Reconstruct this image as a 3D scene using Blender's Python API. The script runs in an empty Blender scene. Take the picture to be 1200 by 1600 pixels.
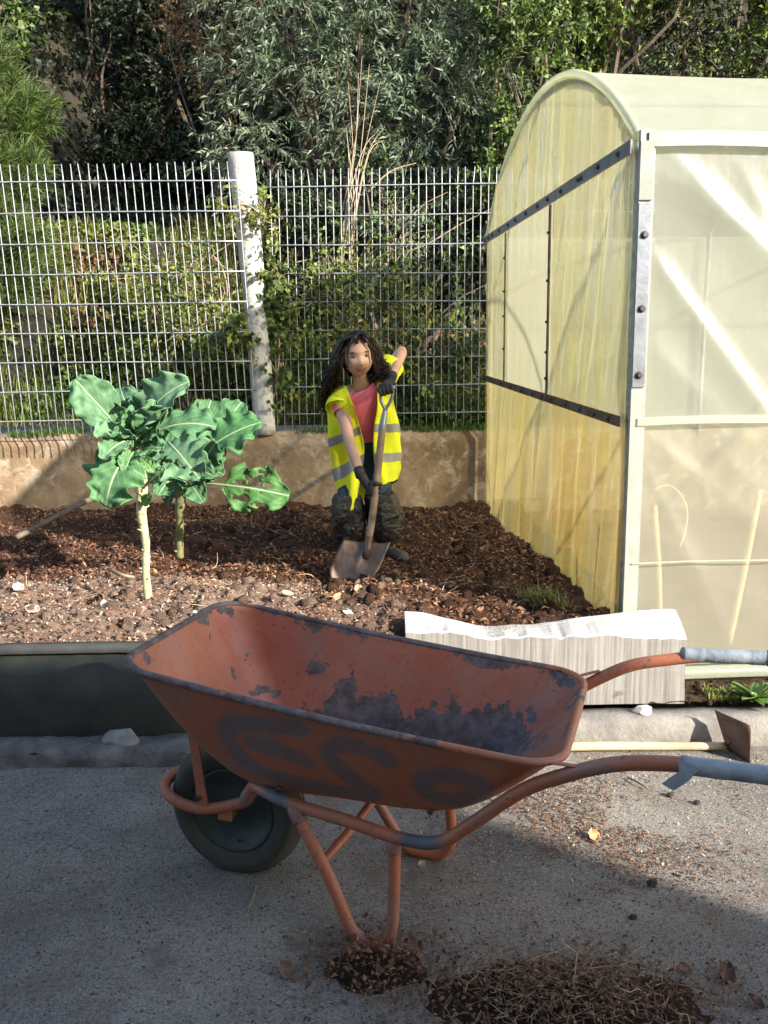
import bpy, bmesh, math, random
import numpy as np
from mathutils import Vector, Matrix
R = math.radians
scene = bpy.context.scene
col = scene.collection
rng = np.random.default_rng(7)
random.seed(7)

# ------------------------------------------------------------------ camera
F_PX, CAM_H = 1450.0, 1.5
PITCH, ROLL = math.atan(278 / 1450.0), R(0.7)
cam_d = bpy.data.cameras.new('camera')
cam_d.sensor_fit = 'VERTICAL'; cam_d.sensor_height = 32.0; cam_d.lens = 32.0 * F_PX / 1600.0
cam_d.clip_start = 0.05; cam_d.clip_end = 500
cam = bpy.data.objects.new('camera', cam_d); col.objects.link(cam)
cam.matrix_world = Matrix.Translation((0, 0, CAM_H)) @ Matrix.Rotation(R(90) - PITCH, 4, 'X') @ Matrix.Rotation(-ROLL, 4, 'Z')
scene.camera = cam

# ------------------------------------------------------------------ light
SUN = Vector((-1.3, 1.0, -0.77)).normalized()          # the way sunlight travels
elev = math.asin(-SUN.z); azim = math.atan2(-SUN.x, -SUN.y)
world = bpy.data.worlds.new('World'); scene.world = world; world.use_nodes = True
wn = world.node_tree.nodes; wl = world.node_tree.links
sky = wn.new('ShaderNodeTexSky'); sky.sky_type = 'NISHITA'; sky.sun_disc = False
sky.sun_elevation = elev; sky.sun_rotation = azim
bg = wn['Background']; bg.inputs['Strength'].default_value = 0.14
wl.new(sky.outputs[0], bg.inputs['Color'])
sd = bpy.data.lights.new('sun', 'SUN'); sd.energy = 5.0; sd.angle = R(0.8); sd.color = (1.0, 0.93, 0.82)
so = bpy.data.objects.new('sun', sd); col.objects.link(so)
so.rotation_mode = 'QUATERNION'; so.rotation_quaternion = SUN.to_track_quat('-Z', 'Y')
so.location = (6, -4, 8)
vs = scene.view_settings
vs.view_transform = 'Standard'; vs.look = 'None'; vs.gamma = 1; vs.use_curve_mapping = False
vs.exposure = 1.38
cy = scene.cycles
cy.max_bounces = 8; cy.diffuse_bounces = 4; cy.glossy_bounces = 3; cy.transmission_bounces = 5; cy.transparent_max_bounces = 16
cy.sample_clamp_indirect = 6; cy.use_denoising = True

# ------------------------------------------------------------------ helpers
_fw = np.array([0, math.cos(PITCH), -math.sin(PITCH)]); _up = np.array([0, math.sin(PITCH), math.cos(PITCH)])
_rt = np.array([1.0, 0, 0])
_rt, _up = _rt * math.cos(ROLL) - _up * math.sin(ROLL), _up * math.cos(ROLL) + _rt * math.sin(ROLL)
def at(x, y, Y):                       # a place seen in the photo, at its real distance Y
    d = _fw * F_PX + _rt * (x - 600) + _up * (800 - y)
    return Vector(np.array([0, 0, CAM_H]) + d * (Y / d[1]))
def atz(x, y, z):                      # the same, at its real height z
    d = _fw * F_PX + _rt * (x - 600) + _up * (800 - y)
    return Vector(np.array([0, 0, CAM_H]) + d * ((z - CAM_H) / d[2]))

def _h(ix, iy, s):
    n = (ix.astype(np.int64) * 374761393 + iy.astype(np.int64) * 668265263 + s * 1442695041) & 0x7fffffff
    n = ((n ^ (n >> 13)) * 1274126177) & 0x7fffffff
    return ((n ^ (n >> 16)) & 0xffff) / 65535.0
def vn(x, y, s=0):
    x = np.asarray(x, float); y = np.asarray(y, float)
    ix = np.floor(x); iy = np.floor(y); fx = x - ix; fy = y - iy
    fx = fx * fx * (3 - 2 * fx); fy = fy * fy * (3 - 2 * fy)
    a = _h(ix, iy, s); b = _h(ix + 1, iy, s); c = _h(ix, iy + 1, s); d = _h(ix + 1, iy + 1, s)
    return (a + (b - a) * fx) * (1 - fy) + (c + (d - c) * fx) * fy - 0.5
def fbm(x, y, s=0, o=4):
    r = 0; a = 1.0
    for k in range(o):
        r = r + a * vn(np.asarray(x) * 2 ** k + 17.3 * k, np.asarray(y) * 2 ** k - 9.1 * k, s + k); a *= 0.5
    return r
def sstep(a, b, x):
    t = np.clip((np.asarray(x, float) - a) / (b - a), 0, 1); return t * t * (3 - 2 * t)

# --- materials
def new_mat(name):
    m = bpy.data.materials.new(name); m.use_nodes = True
    return m, m.node_tree.nodes, m.node_tree.links, m.node_tree.nodes['Principled BSDF']
def c4(c): return (c[0], c[1], c[2], 1)
def noise(n, l, scale, detail=6, rough=0.6, coord='Object', dist=0, vec=None):
    t = n.new('ShaderNodeTexNoise'); t.inputs['Scale'].default_value = scale
    t.inputs['Detail'].default_value = detail; t.inputs['Roughness'].default_value = rough
    t.inputs['Distortion'].default_value = dist
    if vec is None:
        tc = n.new('ShaderNodeTexCoord'); l.new(tc.outputs[coord], t.inputs['Vector'])
    else: l.new(vec, t.inputs['Vector'])
    return t.outputs[0]
def ramp(n, l, src, a, b, ca=(0, 0, 0), cb=(1, 1, 1)):
    r = n.new('ShaderNodeValToRGB'); l.new(src, r.inputs[0])
    r.color_ramp.elements[0].position = a; r.color_ramp.elements[1].position = b
    r.color_ramp.elements[0].color = c4(ca); r.color_ramp.elements[1].color = c4(cb)
    return r.outputs[0]
def mixc(n, l, fac, a, b, mode='MIX'):
    m = n.new('ShaderNodeMix'); m.data_type = 'RGBA'; m.blend_type = mode
    for v, i in ((fac, 0), (a, 6), (b, 7)):
        if isinstance(v, (int, float)): m.inputs[i].default_value = v
        elif isinstance(v, tuple): m.inputs[i].default_value = c4(v)
        else: l.new(v, m.inputs[i])
    return m.outputs[2]
def math_(n, l, op, a, b=None):
    m = n.new('ShaderNodeMath'); m.operation = op
    for v, i in ((a, 0), (b, 1)):
        if v is None: continue
        if isinstance(v, (int, float)): m.inputs[i].default_value = v
        else: l.new(v, m.inputs[i])
    return m.outputs[0]
def bump(n, l, p, src, strength=0.5, dist=0.01, prev=None):
    b = n.new('ShaderNodeBump'); b.inputs['Strength'].default_value = strength; b.inputs['Distance'].default_value = dist
    l.new(src, b.inputs['Height'])
    if prev is not None: l.new(prev, b.inputs['Normal'])
    if p is not None: l.new(b.outputs[0], p.inputs['Normal'])
    return b.outputs[0]
def mat_simple(name, c1, c2=None, scale=8, rough=0.7, metal=0, bs=40, bstr=0.3, bd=0.004, tint=False, spec=0.5, lo=0.35, hi=0.65):
    m, n, l, p = new_mat(name)
    c2 = c2 or tuple(x * 0.7 for x in c1)
    c = mixc(n, l, ramp(n, l, noise(n, l, scale), lo, hi), c1, c2)
    if tint:
        a = n.new('ShaderNodeAttribute'); a.attribute_name = 'tint'
        c = mixc(n, l, 1.0, c, a.outputs['Color'], 'MULTIPLY')
    l.new(c, p.inputs['Base Color'])
    p.inputs['Roughness'].default_value = rough; p.inputs['Metallic'].default_value = metal
    p.inputs['Specular IOR Level'].default_value = spec
    if bstr: bump(n, l, p, noise(n, l, bs), bstr, bd)
    return m
def mat_leaf(name, base=(1, 1, 1), trans=0.3, rough=0.5, spec=0.4):
    m, n, l, p = new_mat(name)
    a = n.new('ShaderNodeAttribute'); a.attribute_name = 'tint'
    c = mixc(n, l, 1.0, a.outputs['Color'], base, 'MULTIPLY')
    l.new(c, p.inputs['Base Color']); p.inputs['Roughness'].default_value = rough
    p.inputs['Specular IOR Level'].default_value = spec
    t = n.new('ShaderNodeBsdfTranslucent'); l.new(mixc(n, l, 1.0, c, (1.0, 1.15, 0.5), 'MULTIPLY'), t.inputs[0])
    mx = n.new('ShaderNodeMixShader'); mx.inputs[0].default_value = trans
    l.new(p.outputs[0], mx.inputs[1]); l.new(t.outputs[0], mx.inputs[2])
    l.new(mx.outputs[0], n['Material Output'].inputs[0])
    return m

# --- objects
def link(o, parent=None):
    col.objects.link(o)
    if parent is not None: o.parent = parent
    return o
def tag(o, label=None, cat=None, group=None, kind=None):
    if label: o['label'] = label
    if cat: o['category'] = cat
    if group: o['group'] = group
    if kind: o['kind'] = kind
    return o
def empty(name, loc, label, cat, group=None):
    o = bpy.data.objects.new(name, None); o.location = loc; o.empty_display_size = 0.1; link(o)
    return tag(o, label, cat, group)
def mesh(name, V, Fc, m, parent=None, smooth=False, tint=None, uv=None, tris=False):
    """V in world space; re-based onto the parent's place"""
    V = np.asarray(V, dtype=np.float32).reshape(-1, 3)
    if parent is not None:
        q = parent; off = np.zeros(3)
        while q is not None: off = off + np.array(q.location); q = q.parent
        V = V - off.astype(np.float32)
    me = bpy.data.meshes.new(name)
    if isinstance(Fc, np.ndarray):
        k = Fc.shape[1]; nf = len(Fc)
        me.vertices.add(len(V)); me.vertices.foreach_set('co', V.ravel())
        me.loops.add(nf * k); me.loops.foreach_set('vertex_index', Fc.astype(np.int32).ravel())
        me.polygons.add(nf); me.polygons.foreach_set('loop_start', (np.arange(nf) * k).astype(np.int32))
        me.update(calc_edges=True)
    else:
        me.from_pydata([tuple(v) for v in V], [], [tuple(f) for f in Fc]); me.update()
    if smooth: me.polygons.foreach_set('use_smooth', [True] * len(me.polygons))
    if tint is not None:
        a = me.color_attributes.new('tint', 'FLOAT_COLOR', 'POINT')
        t = np.ones((len(V), 4), np.float32); t[:, :3] = tint; a.data.foreach_set('color', t.ravel())
    if uv is not None:
        u = me.uv_layers.new(name='UVMap'); li = np.zeros(len(me.loops), np.int32); me.loops.foreach_get('vertex_index', li)
        u.data.foreach_set('uv', np.asarray(uv, np.float32)[li].ravel())
    if m is not None: me.materials.append(m)
    return link(bpy.data.objects.new(name, me), parent)
def box_vf(x0, x1, y0, y1, z0, z1):
    V = [(x, y, z) for z in (z0, z1) for y in (y0, y1) for x in (x0, x1)]
    return V, [(0, 2, 3, 1), (4, 5, 7, 6), (0, 1, 5, 4), (2, 6, 7, 3), (0, 4, 6, 2), (1, 3, 7, 5)]
def obox_vf(c, ax, ay, az):            # oriented box: centre and half axes
    c, ax, ay, az = map(np.array, (c, ax, ay, az))
    V = [c + sx * ax + sy * ay + sz * az for sz in (-1, 1) for sy in (-1, 1) for sx in (-1, 1)]
    return V, [(0, 2, 3, 1), (4, 5, 7, 6), (0, 1, 5, 4), (2, 6, 7, 3), (0, 4, 6, 2), (1, 3, 7, 5)]
def join_vf(parts):
    V = []; Fc = []
    for v, f in parts:
        b = len(V); V += [tuple(x) for x in v]; Fc += [tuple(i + b for i in q) for q in f]
    return V, Fc
def loft(rings, cap=True, closed=False):
    n = len(rings[0]); V = [p for r in rings for p in r]; Fc = []
    K = len(rings)
    for i in range(K if closed else K - 1):
        for j in range(n):
            a, b = i * n + j, i * n + (j + 1) % n; i2 = (i + 1) % K
            Fc.append((a, b, i2 * n + (j + 1) % n, i2 * n + j))
    if cap and not closed:
        Fc.append(tuple(range(n))[::-1]); Fc.append(tuple((K - 1) * n + j for j in range(n)))
    return V, Fc
def smooth_path(pts, k=4):
    P = [np.array(p, float) for p in pts]; out = []
    for i in range(len(P) - 1):
        p0 = P[max(i - 1, 0)]; p1 = P[i]; p2 = P[i + 1]; p3 = P[min(i + 2, len(P) - 1)]
        for t in np.linspace(0, 1, k, endpoint=False):
            out.append(0.5 * ((2 * p1) + (-p0 + p2) * t + (2 * p0 - 5 * p1 + 4 * p2 - p3) * t * t + (-p0 + 3 * p1 - 3 * p2 + p3) * t ** 3))
    out.append(P[-1]); return out
def frames(P, hint=(0, 0, 1)):
    T = []
    for i in range(len(P)):
        t = P[min(i + 1, len(P) - 1)] - P[max(i - 1, 0)]; T.append(t / (np.linalg.norm(t) + 1e-9))
    h = np.array(hint, float); h = h - T[0] * (h @ T[0])
    if np.linalg.norm(h) < 1e-3: h = np.cross(T[0], (1, 0, 0.1))
    out = []
    for t in T:
        h = h - t * (h @ t); h = h / (np.linalg.norm(h) + 1e-9); out.append((h, np.cross(t, h)))
    return T, out
def tube(pts, r, n=8, k=0, cap=True, closed=False, hint=(0, 0, 1), r2=None):
    if k: 
        rr = r if hasattr(r, '__len__') else [r] * len(pts)
        Q = smooth_path([tuple(p) + (q,) for p, q in zip(pts, rr)], k); P = [q[:3] for q in Q]; r = [q[3] for q in Q]
    else:
        P = [np.array(p, float) for p in pts]; r = r if hasattr(r, '__len__') else [r] * len(P)
    T, fr = frames(P, hint)
    rings = []
    for i, p in enumerate(P):
        a, b = fr[i]; q = r[i] * (r2 or 1.0)
        rings.append([p + a * math.cos(2 * math.pi * j / n) * r[i] + b * math.sin(2 * math.pi * j / n) * q for j in range(n)])
    return loft(rings, cap, closed)
def chain(pts, rad, n=14, k=3):          # limb with round ends
    V = smooth_path([tuple(p) + (q,) for p, q in zip(pts, rad)], k)
    P = [q[:3] for q in V]; r = [q[3] for q in V]
    d0 = P[0] - P[1]; d0 /= np.linalg.norm(d0); d1 = P[-1] - P[-2]; d1 /= np.linalg.norm(d1)
    P = [P[0] + d0 * r[0] * .85, P[0] + d0 * r[0] * .5] + P + [P[-1] + d1 * r[-1] * .5, P[-1] + d1 * r[-1] * .85]
    r = [r[0] * .45, r[0] * .85] + r + [r[-1] * .85, r[-1] * .45]
    return tube(P, r, n)
def grid_vf(nu, nv, f):
    V = [f(i / (nu - 1), j / (nv - 1)) for i in range(nu) for j in range(nv)]
    return V, grid_faces(nu, nv)
def grid_faces(nu, nv):
    i, j = np.meshgrid(np.arange(nu - 1), np.arange(nv - 1), indexing='ij'); a = (i * nv + j).ravel()
    return np.stack([a, a + nv, a + nv + 1, a + 1], 1)
def bevel(o, w=0.003, seg=2):
    m = o.modifiers.new('bevel', 'BEVEL'); m.width = w; m.segments = seg; m.limit_method = 'ANGLE'; return o
def solid(o, t=0.002, off=0):
    m = o.modifiers.new('solid', 'SOLIDIFY'); m.thickness = t; m.offset = off; return o
def remeshed(name, parts, voxel, m, parent, smooth_it=2):
    V, Fc = join_vf(parts)
    o = mesh(name, V, Fc, m, parent)
    md = o.modifiers.new('r', 'REMESH'); md.mode = 'VOXEL'; md.voxel_size = voxel; md.use_smooth_shade = True
    sm = o.modifiers.new('s', 'SMOOTH'); sm.factor = 0.5; sm.iterations = smooth_it
    dg = bpy.context.evaluated_depsgraph_get()
    me = bpy.data.meshes.new_from_object(o.evaluated_get(dg)); old = o.data
    o.modifiers.clear(); o.data = me; bpy.data.meshes.remove(old)
    me.polygons.foreach_set('use_smooth', [True] * len(me.polygons))
    return o
def unit(v): v = np.asarray(v, float); return v / (np.linalg.norm(v, axis=-1, keepdims=True) + 1e-9)

# --- foliage: many leaf-sized faces
def leaves_vf(P, D, N, Ln, W, bend=0.15):
    """P base, D direction, N normal, Ln length, W width: one folded leaf of two quads each"""
    D = unit(D); S = unit(np.cross(D, N)); N2 = np.cross(S, D)
    Ln = np.asarray(Ln)[:, None]; W = np.asarray(W)[:, None]
    mid = P + D * Ln * 0.5 + N2 * Ln * bend * 0.5
    a = P; t = P + D * Ln - N2 * Ln * bend * .6
    l = P + D * Ln * 0.45 + S * W * 0.5 + N2 * Ln * (bend * .5 + .05); r = P + D * Ln * 0.45 - S * W * 0.5 + N2 * Ln * (bend * .5 + .05)
    V = np.stack([a, l, t, r, mid], 1).reshape(-1, 3)
    b = np.arange(len(P)) * 5
    Fq = np.concatenate([np.stack([b, b + 4, b + 1], 1), np.stack([b + 4, b + 2, b + 1], 1), np.stack([b, b + 3, b + 4], 1), np.stack([b + 4, b + 3, b + 2], 1)])
    return V, Fq
def rdir(n):
    return unit(rng.normal(size=(n, 3)))
def tints(n, cols, jit=0.25, k=5):
    cols = np.array(cols); c = cols[rng.integers(0, len(cols), n)] * (1 + rng.uniform(-jit, jit, (n, 1)))
    return np.repeat(c, k, 0)
def blades_vf(P, Ln, W, lean):
    n = len(P); an = rng.uniform(0, 2 * np.pi, n); d = np.stack([np.cos(an), np.sin(an), np.zeros(n)], 1)
    s = np.stack([-np.sin(an), np.cos(an), np.zeros(n)], 1)
    up = np.array([0, 0, 1.0]); Ln = Ln[:, None]; W = W[:, None]; lean = lean[:, None]
    m = P + up * Ln * .55 + d * Ln * lean * .35; t = P + up * Ln * (1 - lean * .55) + d * Ln * lean
    V = np.stack([P - s * W / 2, P + s * W / 2, m + s * W * .4, m - s * W * .4, t], 1).reshape(-1, 3)
    b = np.arange(n) * 5
    Fq = np.concatenate([np.stack([b, b + 1, b + 2], 1), np.stack([b, b + 2, b + 3], 1), np.stack([b + 3, b + 2, b + 4], 1)])
    return V, Fq

# ------------------------------------------------------------------ materials of the setting
def m_asphalt():
    m, n, l, p = new_mat('asphalt')
    c = mixc(n, l, ramp(n, l, noise(n, l, 1.1, 6), .38, .66), (0.265, 0.230, 0.188), (0.165, 0.145, 0.120))
    c = mixc(n, l, ramp(n, l, noise(n, l, 150, 4, .8), .45, .62), c, (0.42, 0.39, 0.345))
    c = mixc(n, l, ramp(n, l, noise(n, l, 110, 3, dist=1), .57, .64), c, (0.05, 0.045, 0.04))
    c = mixc(n, l, ramp(n, l, noise(n, l, .55, 6, .7), .42, .6), c, mixc(n, l, 1.0, c, (.66, .66, .68), 'MULTIPLY'))
    c = mixc(n, l, ramp(n, l, noise(n, l, 3.3, 8, .75), .52, .70), c, (0.15, 0.105, 0.07))
    l.new(c, p.inputs['Base Color']); p.inputs['Roughness'].default_value = .88
    b = bump(n, l, None, noise(n, l, 130, 4, .8), 1.0, .009)
    bump(n, l, p, noise(n, l, 14, 6), .35, .02, b)
    return m
def m_soil():
    m, n, l, p = new_mat('soil')
    a = n.new('ShaderNodeAttribute'); a.attribute_name = 'tint'
    c = mixc(n, l, ramp(n, l, noise(n, l, 45, 8, .75), .35, .65), (1.2, 1.12, 1.05), (0.6, 0.57, 0.55))
    c = mixc(n, l, 1.0, a.outputs['Color'], c, 'MULTIPLY')
    l.new(c, p.inputs['Base Color']); p.inputs['Roughness'].default_value = .95; p.inputs['Specular IOR Level'].default_value = .2
    b = bump(n, l, None, noise(n, l, 120, 6, .7), .8, .012)
    bump(n, l, p, noise(n, l, 30, 8, .7), .8, .03, b)
    return m
def m_wall():
    m, n, l, p = new_mat('old concrete')
    c = mixc(n, l, ramp(n, l, noise(n, l, 2.2, 8, .65), .35, .62), (0.35, 0.25, 0.15), (0.18, 0.115, 0.062))
    c = mixc(n, l, ramp(n, l, noise(n, l, 9, 8, .7, dist=.6), .5, .68), c, (0.45, 0.37, 0.27))
    c = mixc(n, l, ramp(n, l, noise(n, l, 5, 8, .75), .60, .7), c, (0.07, 0.065, 0.035))
    l.new(c, p.inputs['Base Color']); p.inputs['Roughness'].default_value = .9
    b = bump(n, l, None, noise(n, l, 60, 6), .5, .006)
    bump(n, l, p, noise(n, l, 7, 6), .5, .03, b)
    return m
M = {}
M['asphalt'] = m_asphalt(); M['soil'] = m_soil(); M['wall'] = m_wall()
M['bank'] = mat_simple('bank earth', (0.045, 0.036, 0.02), (0.018, 0.018, 0.009), 3, .95, bs=20, bstr=.9, bd=.05)
M['kerb'] = mat_simple('kerb concrete', (0.27, 0.25, 0.22), (0.15, 0.14, 0.125), 9, .9, bs=70, bstr=.7, bd=.006)
M['ledge'] = mat_simple('rough ledge concrete', (0.2, 0.19, 0.18), (0.1, 0.1, 0.095), 12, .95, bs=50, bstr=.9, bd=.015)
M['render'] = mat_simple('house render', (0.55, 0.52, 0.47), (0.5, 0.47, 0.42), 3, .9)
M['roof'] = mat_simple('roof tile', (0.3, 0.13, 0.08), (0.2, 0.09, 0.06), 6, .9)
M['board'] = mat_simple('black plastic board', (0.045, 0.048, 0.038), (0.02, 0.024, 0.02), 7, .55, bs=12, bstr=.25, bd=.01)
M['lip'] = mat_simple('board lip', (0.07, 0.07, 0.065), (0.045, 0.045, 0.04), 14, .7, bs=60, bstr=.4)
M['galv'] = mat_simple('galvanised wire', (0.46, 0.49, 0.53), (0.28, 0.29, 0.30), 30, .42, .35, bs=100, bstr=.1)
M['flash'] = mat_simple('galvanised strip', (0.27, 0.29, 0.32), (0.18, 0.19, 0.21), 14, .45, .6, bs=40, bstr=.25)
M['screw'] = mat_simple('steel screw', (0.12, 0.12, 0.12), (0.06, 0.05, 0.04), 60, .5, .7)
M['rust'] = mat_simple('rusty strip', (0.19, 0.14, 0.09), (0.09, 0.045, 0.025), 22, .8, .3)
M['leaf'] = mat_leaf('leaf'); M['dryleaf'] = mat_leaf('dry leaf', trans=.15, rough=.8)
M['bark'] = mat_simple('bark', (0.16, 0.12, 0.085), (0.08, 0.06, 0.04), 20, .9, bs=60, bstr=.8, bd=.01)
M['chip'] = mat_leaf('mulch chip', trans=.05, rough=.9, spec=.2)

# ------------------------------------------------------------------ ground
FRONT = 3.2
def gz(x, y): return 0.004 * fbm(x * 1.5, y * 1.5, 3, 3)
gx = np.linspace(-4.5, 4.5, 300); gy = np.linspace(0.6, 3.19, 120)
X, Y = np.meshgrid(gx, gy, indexing='ij')
Z = 0.005 * fbm(X * 3, Y * 3, 3, 4)
e = np.minimum(np.minimum(X + 4.5, 4.5 - X), np.minimum(Y - .6, 3.3 - Y)); Z = Z * sstep(0, .3, e)
tag(mesh('yard', np.stack([X, Y, Z + .004], 2).reshape(-1, 3), grid_faces(300, 120), M['asphalt'], smooth=True), kind='structure')
v, f = [(-90, -90, -.012), (90, -90, -.012), (90, 90, -.012), (-90, 90, -.012)], [(0, 1, 2, 3)]
tag(mesh('ground', v, f, M['asphalt']), kind='structure')

# raised bed soil
def soil_z(x, y):
    x = np.asarray(x, float); y = np.asarray(y, float)
    z = .355 - .10 * sstep(3.6, 6.5, y)
    mound = sstep(-.05, -.55, x) * sstep(4.45, 3.95, y)
    z = z + .05 * mound
    z = z - .075 * np.exp(-(((x + .38) / .28) ** 2 + ((y - 4.25) / .42) ** 2))           # trench
    z = z - .05 * sstep(-.6, -1.0, x) * np.exp(-((y - 4.9) / .35) ** 2)
    z = z + .07 * np.exp(-(((x + .45) / .45) ** 2 + ((y - 5.5) / .4) ** 2))              # spoil
    z = z + .06 * np.exp(-(((x - .3) / .35) ** 2 + ((y - 5.7) / .5) ** 2))
    z = z + .045 * np.exp(-(((x + .02) / .22) ** 2 + ((y - 3.75) / .2) ** 2))
    z = z + .07 * fbm(x * 2.3, y * 2.3, 11, 5) + .035 * np.abs(fbm(x * 11, y * 11, 12, 4)) + .016 * fbm(x * 34, y * 34, 14, 3)
    w = sstep(3.38, 3.2, y)
    zf = np.where(x < .05, .405, .33)
    z = z + .03 * np.abs(fbm(x * 5, y * 5, 16, 3))
    z = z * (1 - w) + (zf + .01 * fbm(x * 20, y * 20, 15, 2)) * w
    k = sstep(.03, .05, x) * sstep(3.50, 3.45, y)
    return z * (1 - k) + .08 * k
def soil_tint(x, y):
    dry = sstep(-.1, -.4, x + .25 * fbm(x * 3, y * 3, 21, 3)) * sstep(4.45, 4.2, y + .25 * fbm(x * 2.5, y * 4, 22, 3))
    dry = np.maximum(dry, .75 * sstep(3.9, 3.55, y + .15 * fbm(x * 4, y * 4, 23, 3)) * sstep(.35, .0, x))
    a = np.array([0.14, 0.074, 0.045]); b = np.array([0.50, 0.36, 0.28]); c = np.array([.16, .075, .042])
    t = a + (b - a) * dry[..., None]
    k = (sstep(.1, .4, fbm(x * 4, y * 4, 29, 3)) * (1 - dry))[..., None]
    return t * (1 - k) + c * k
def soil_patch(name, x0, x1, nx, y0, y1, ny):
    X, Y = np.meshgrid(np.linspace(x0, x1, nx), np.linspace(y0, y1, ny), indexing='ij')
    return tag(mesh(name, np.stack([X, Y, soil_z(X, Y)], 2).reshape(-1, 3), grid_faces(nx, ny), M['soil'],
                    smooth=True, tint=soil_tint(X, Y).reshape(-1, 3)), kind='structure')
soil_patch('bed_soil', -3.0, .99, 400, 3.212, 6.735, 352)
soil_patch('bed_soil_far', -9, -3.004, 90, 3.212, 6.735, 60)

# strip of earth beside the greenhouse and the floor inside it
def inner_patch(name, x0, x1, nx, y0, y1, ny, z0, tc):
    X, Y = np.meshgrid(np.linspace(x0, x1, nx), np.linspace(y0, y1, ny), indexing='ij')
    Z = z0 + .02 * fbm(X * 6, Y * 6, 31, 4) + .01 * fbm(X * 30, Y * 30, 33, 3)
    t = np.array(tc) * (1 + .3 * fbm(X * 8, Y * 8, 34, 3))[..., None]
    return tag(mesh(name, np.stack([X, Y, Z], 2).reshape(-1, 3), grid_faces(nx, ny), M['soil'], smooth=True, tint=t.reshape(-1, 3)), kind='structure')
inner_patch('kerb_strip_soil', 1.0, 7, 260, 3.29, 3.62, 24, .125, (.13, .09, .055))
inner_patch('greenhouse_soil', 1.0, 8, 160, 3.63, 6.73, 80, .2, (.55, .31, .15))

# kerb on the right, rough ledge on the left
def rough_bar(name, x0, x1, nx, y0, y1, z1, amp, m, seed):
    prof = [(y0, -.01), (y0 - .004, z1 * .4), (y0, z1 * .85), (y0 + .012, z1), ((y0 + y1) / 2, z1 + .003), (y1, z1), (y1, -.01)]
    V = []
    for x in np.linspace(x0, x1, nx):
        for k, (y, z) in enumerate(prof):
            V.append((x, y + amp * float(fbm(x * 9, k * 1.7, seed)), z + (amp * float(fbm(x * 7, k * 2.1, seed + 5)) if 0 < k < 6 else 0)))
    return mesh(name, V, grid_faces(nx, len(prof)), m, smooth=True)
tag(rough_bar('kerb', -.02, 7, 300, 3.165, 3.285, .108, .006, M['kerb'], 41), kind='structure')
tag(rough_bar('concrete_ledge', -6, -.03, 300, 3.065, 3.215, .062, .028, M['ledge'], 47), kind='structure')

# black edging board
nx = 260; V = []
for x in np.linspace(-6, .02, nx):
    w = .006 * float(fbm(x * 1.3, 0, 51)); dz = .012 * float(fbm(x * 1.1, 3, 52, 2))
    for y, z in ((3.196, .02), (3.188, .2), (3.192, .385), (3.216, .385), (3.214, .02)): V.append((x, y + w * (z > .1), z + dz * (z > .3)))
bd = empty('edging_board', (-3, 3.2, 0), 'long black plastic board edging the front of the soil bed', 'edging')
mesh('panel', V, grid_faces(nx, 5), M['board'], bd, smooth=True)
V = []
for x in np.linspace(-6, .02, nx):
    w = .006 * float(fbm(x * 1.3, 0, 51)); dz = .012 * float(fbm(x * 1.1, 3, 52, 2)) + .004 * float(fbm(x * 9, 1, 53))
    for y, z in ((3.176, .386), (3.174, .398), (3.182, .412), (3.222, .414), (3.226, .386)): V.append((x, y + w, z + dz))
mesh('lip', V, grid_faces(nx, 5), M['lip'], bd, smooth=True)

# retaining wall behind the bed
nx, nz = 420, 40
xs = np.linspace(-9, 8, nx); zs = np.linspace(-.01, .80, nz)
X, Zg = np.meshgrid(xs, zs, indexing='ij')
Yw = 6.74 + .02 * fbm(X * 2, Zg * 2, 61, 4) + .035 * sstep(.72, .80, Zg)
Vf = np.stack([X, Yw, Zg + .02 * fbm(X * 3, X * 0, 62, 4) * sstep(.6, .8, Zg)], 2).reshape(-1, 3)
base = len(Vf); V = list(map(tuple, Vf)); Fc = [tuple(q) for q in grid_faces(nx, nz)]
for i in range(nx):
    t = Vf[i * nz + nz - 1]; V += [(t[0], 6.98, t[2] + .01), (t[0], 6.99, -.01)]
for i in range(nx - 1):
    a = i * nz + nz - 1; b = (i + 1) * nz + nz - 1; c = base + 2 * i; d = base + 2 * i + 2
    Fc += [(a, b, d, c), (c, d, d + 1, c + 1)]
tag(mesh('retaining_wall', V, Fc, M['wall'], smooth=True), 'low weathered concrete retaining wall stained brown behind the soil bed', 'wall')

# bank behind the wall
def bank_z(x, y):
    x = np.asarray(x, float); y = np.asarray(y, float)
    t = y - 6.9
    z1 = .80 + .85 * t
    cut = sstep(-4.0, -3.0, x) * sstep(-.7, -1.3, x)
    z2 = .80 + 1.05 * np.minimum(t, 1.5) + .05 * np.clip(t - 1.5, 0, 3) + 1.3 * np.clip(t - 4.5, 0, 50)
    right = sstep(-.2, .3, x)
    z3 = .80 + .35 * np.minimum(t, 1.8) + 1.25 * np.clip(t - 1.8, 0, 60)
    z = z1 * (1 - right) + z3 * right
    z = z * (1 - cut) + z2 * cut
    return z + .12 * fbm(x * 1.1, y * 1.1, 71, 4) * sstep(6.9, 7.4, y) - .02
X, Y = np.meshgrid(np.linspace(-22, 24, 260), 6.965 + np.linspace(0, 1, 160) ** 1.8 * 32, indexing='ij')
tag(mesh('bank', np.stack([X, Y, bank_z(X, Y)], 2).reshape(-1, 3), grid_faces(260, 160), M['bank'], smooth=True), kind='structure')

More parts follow.
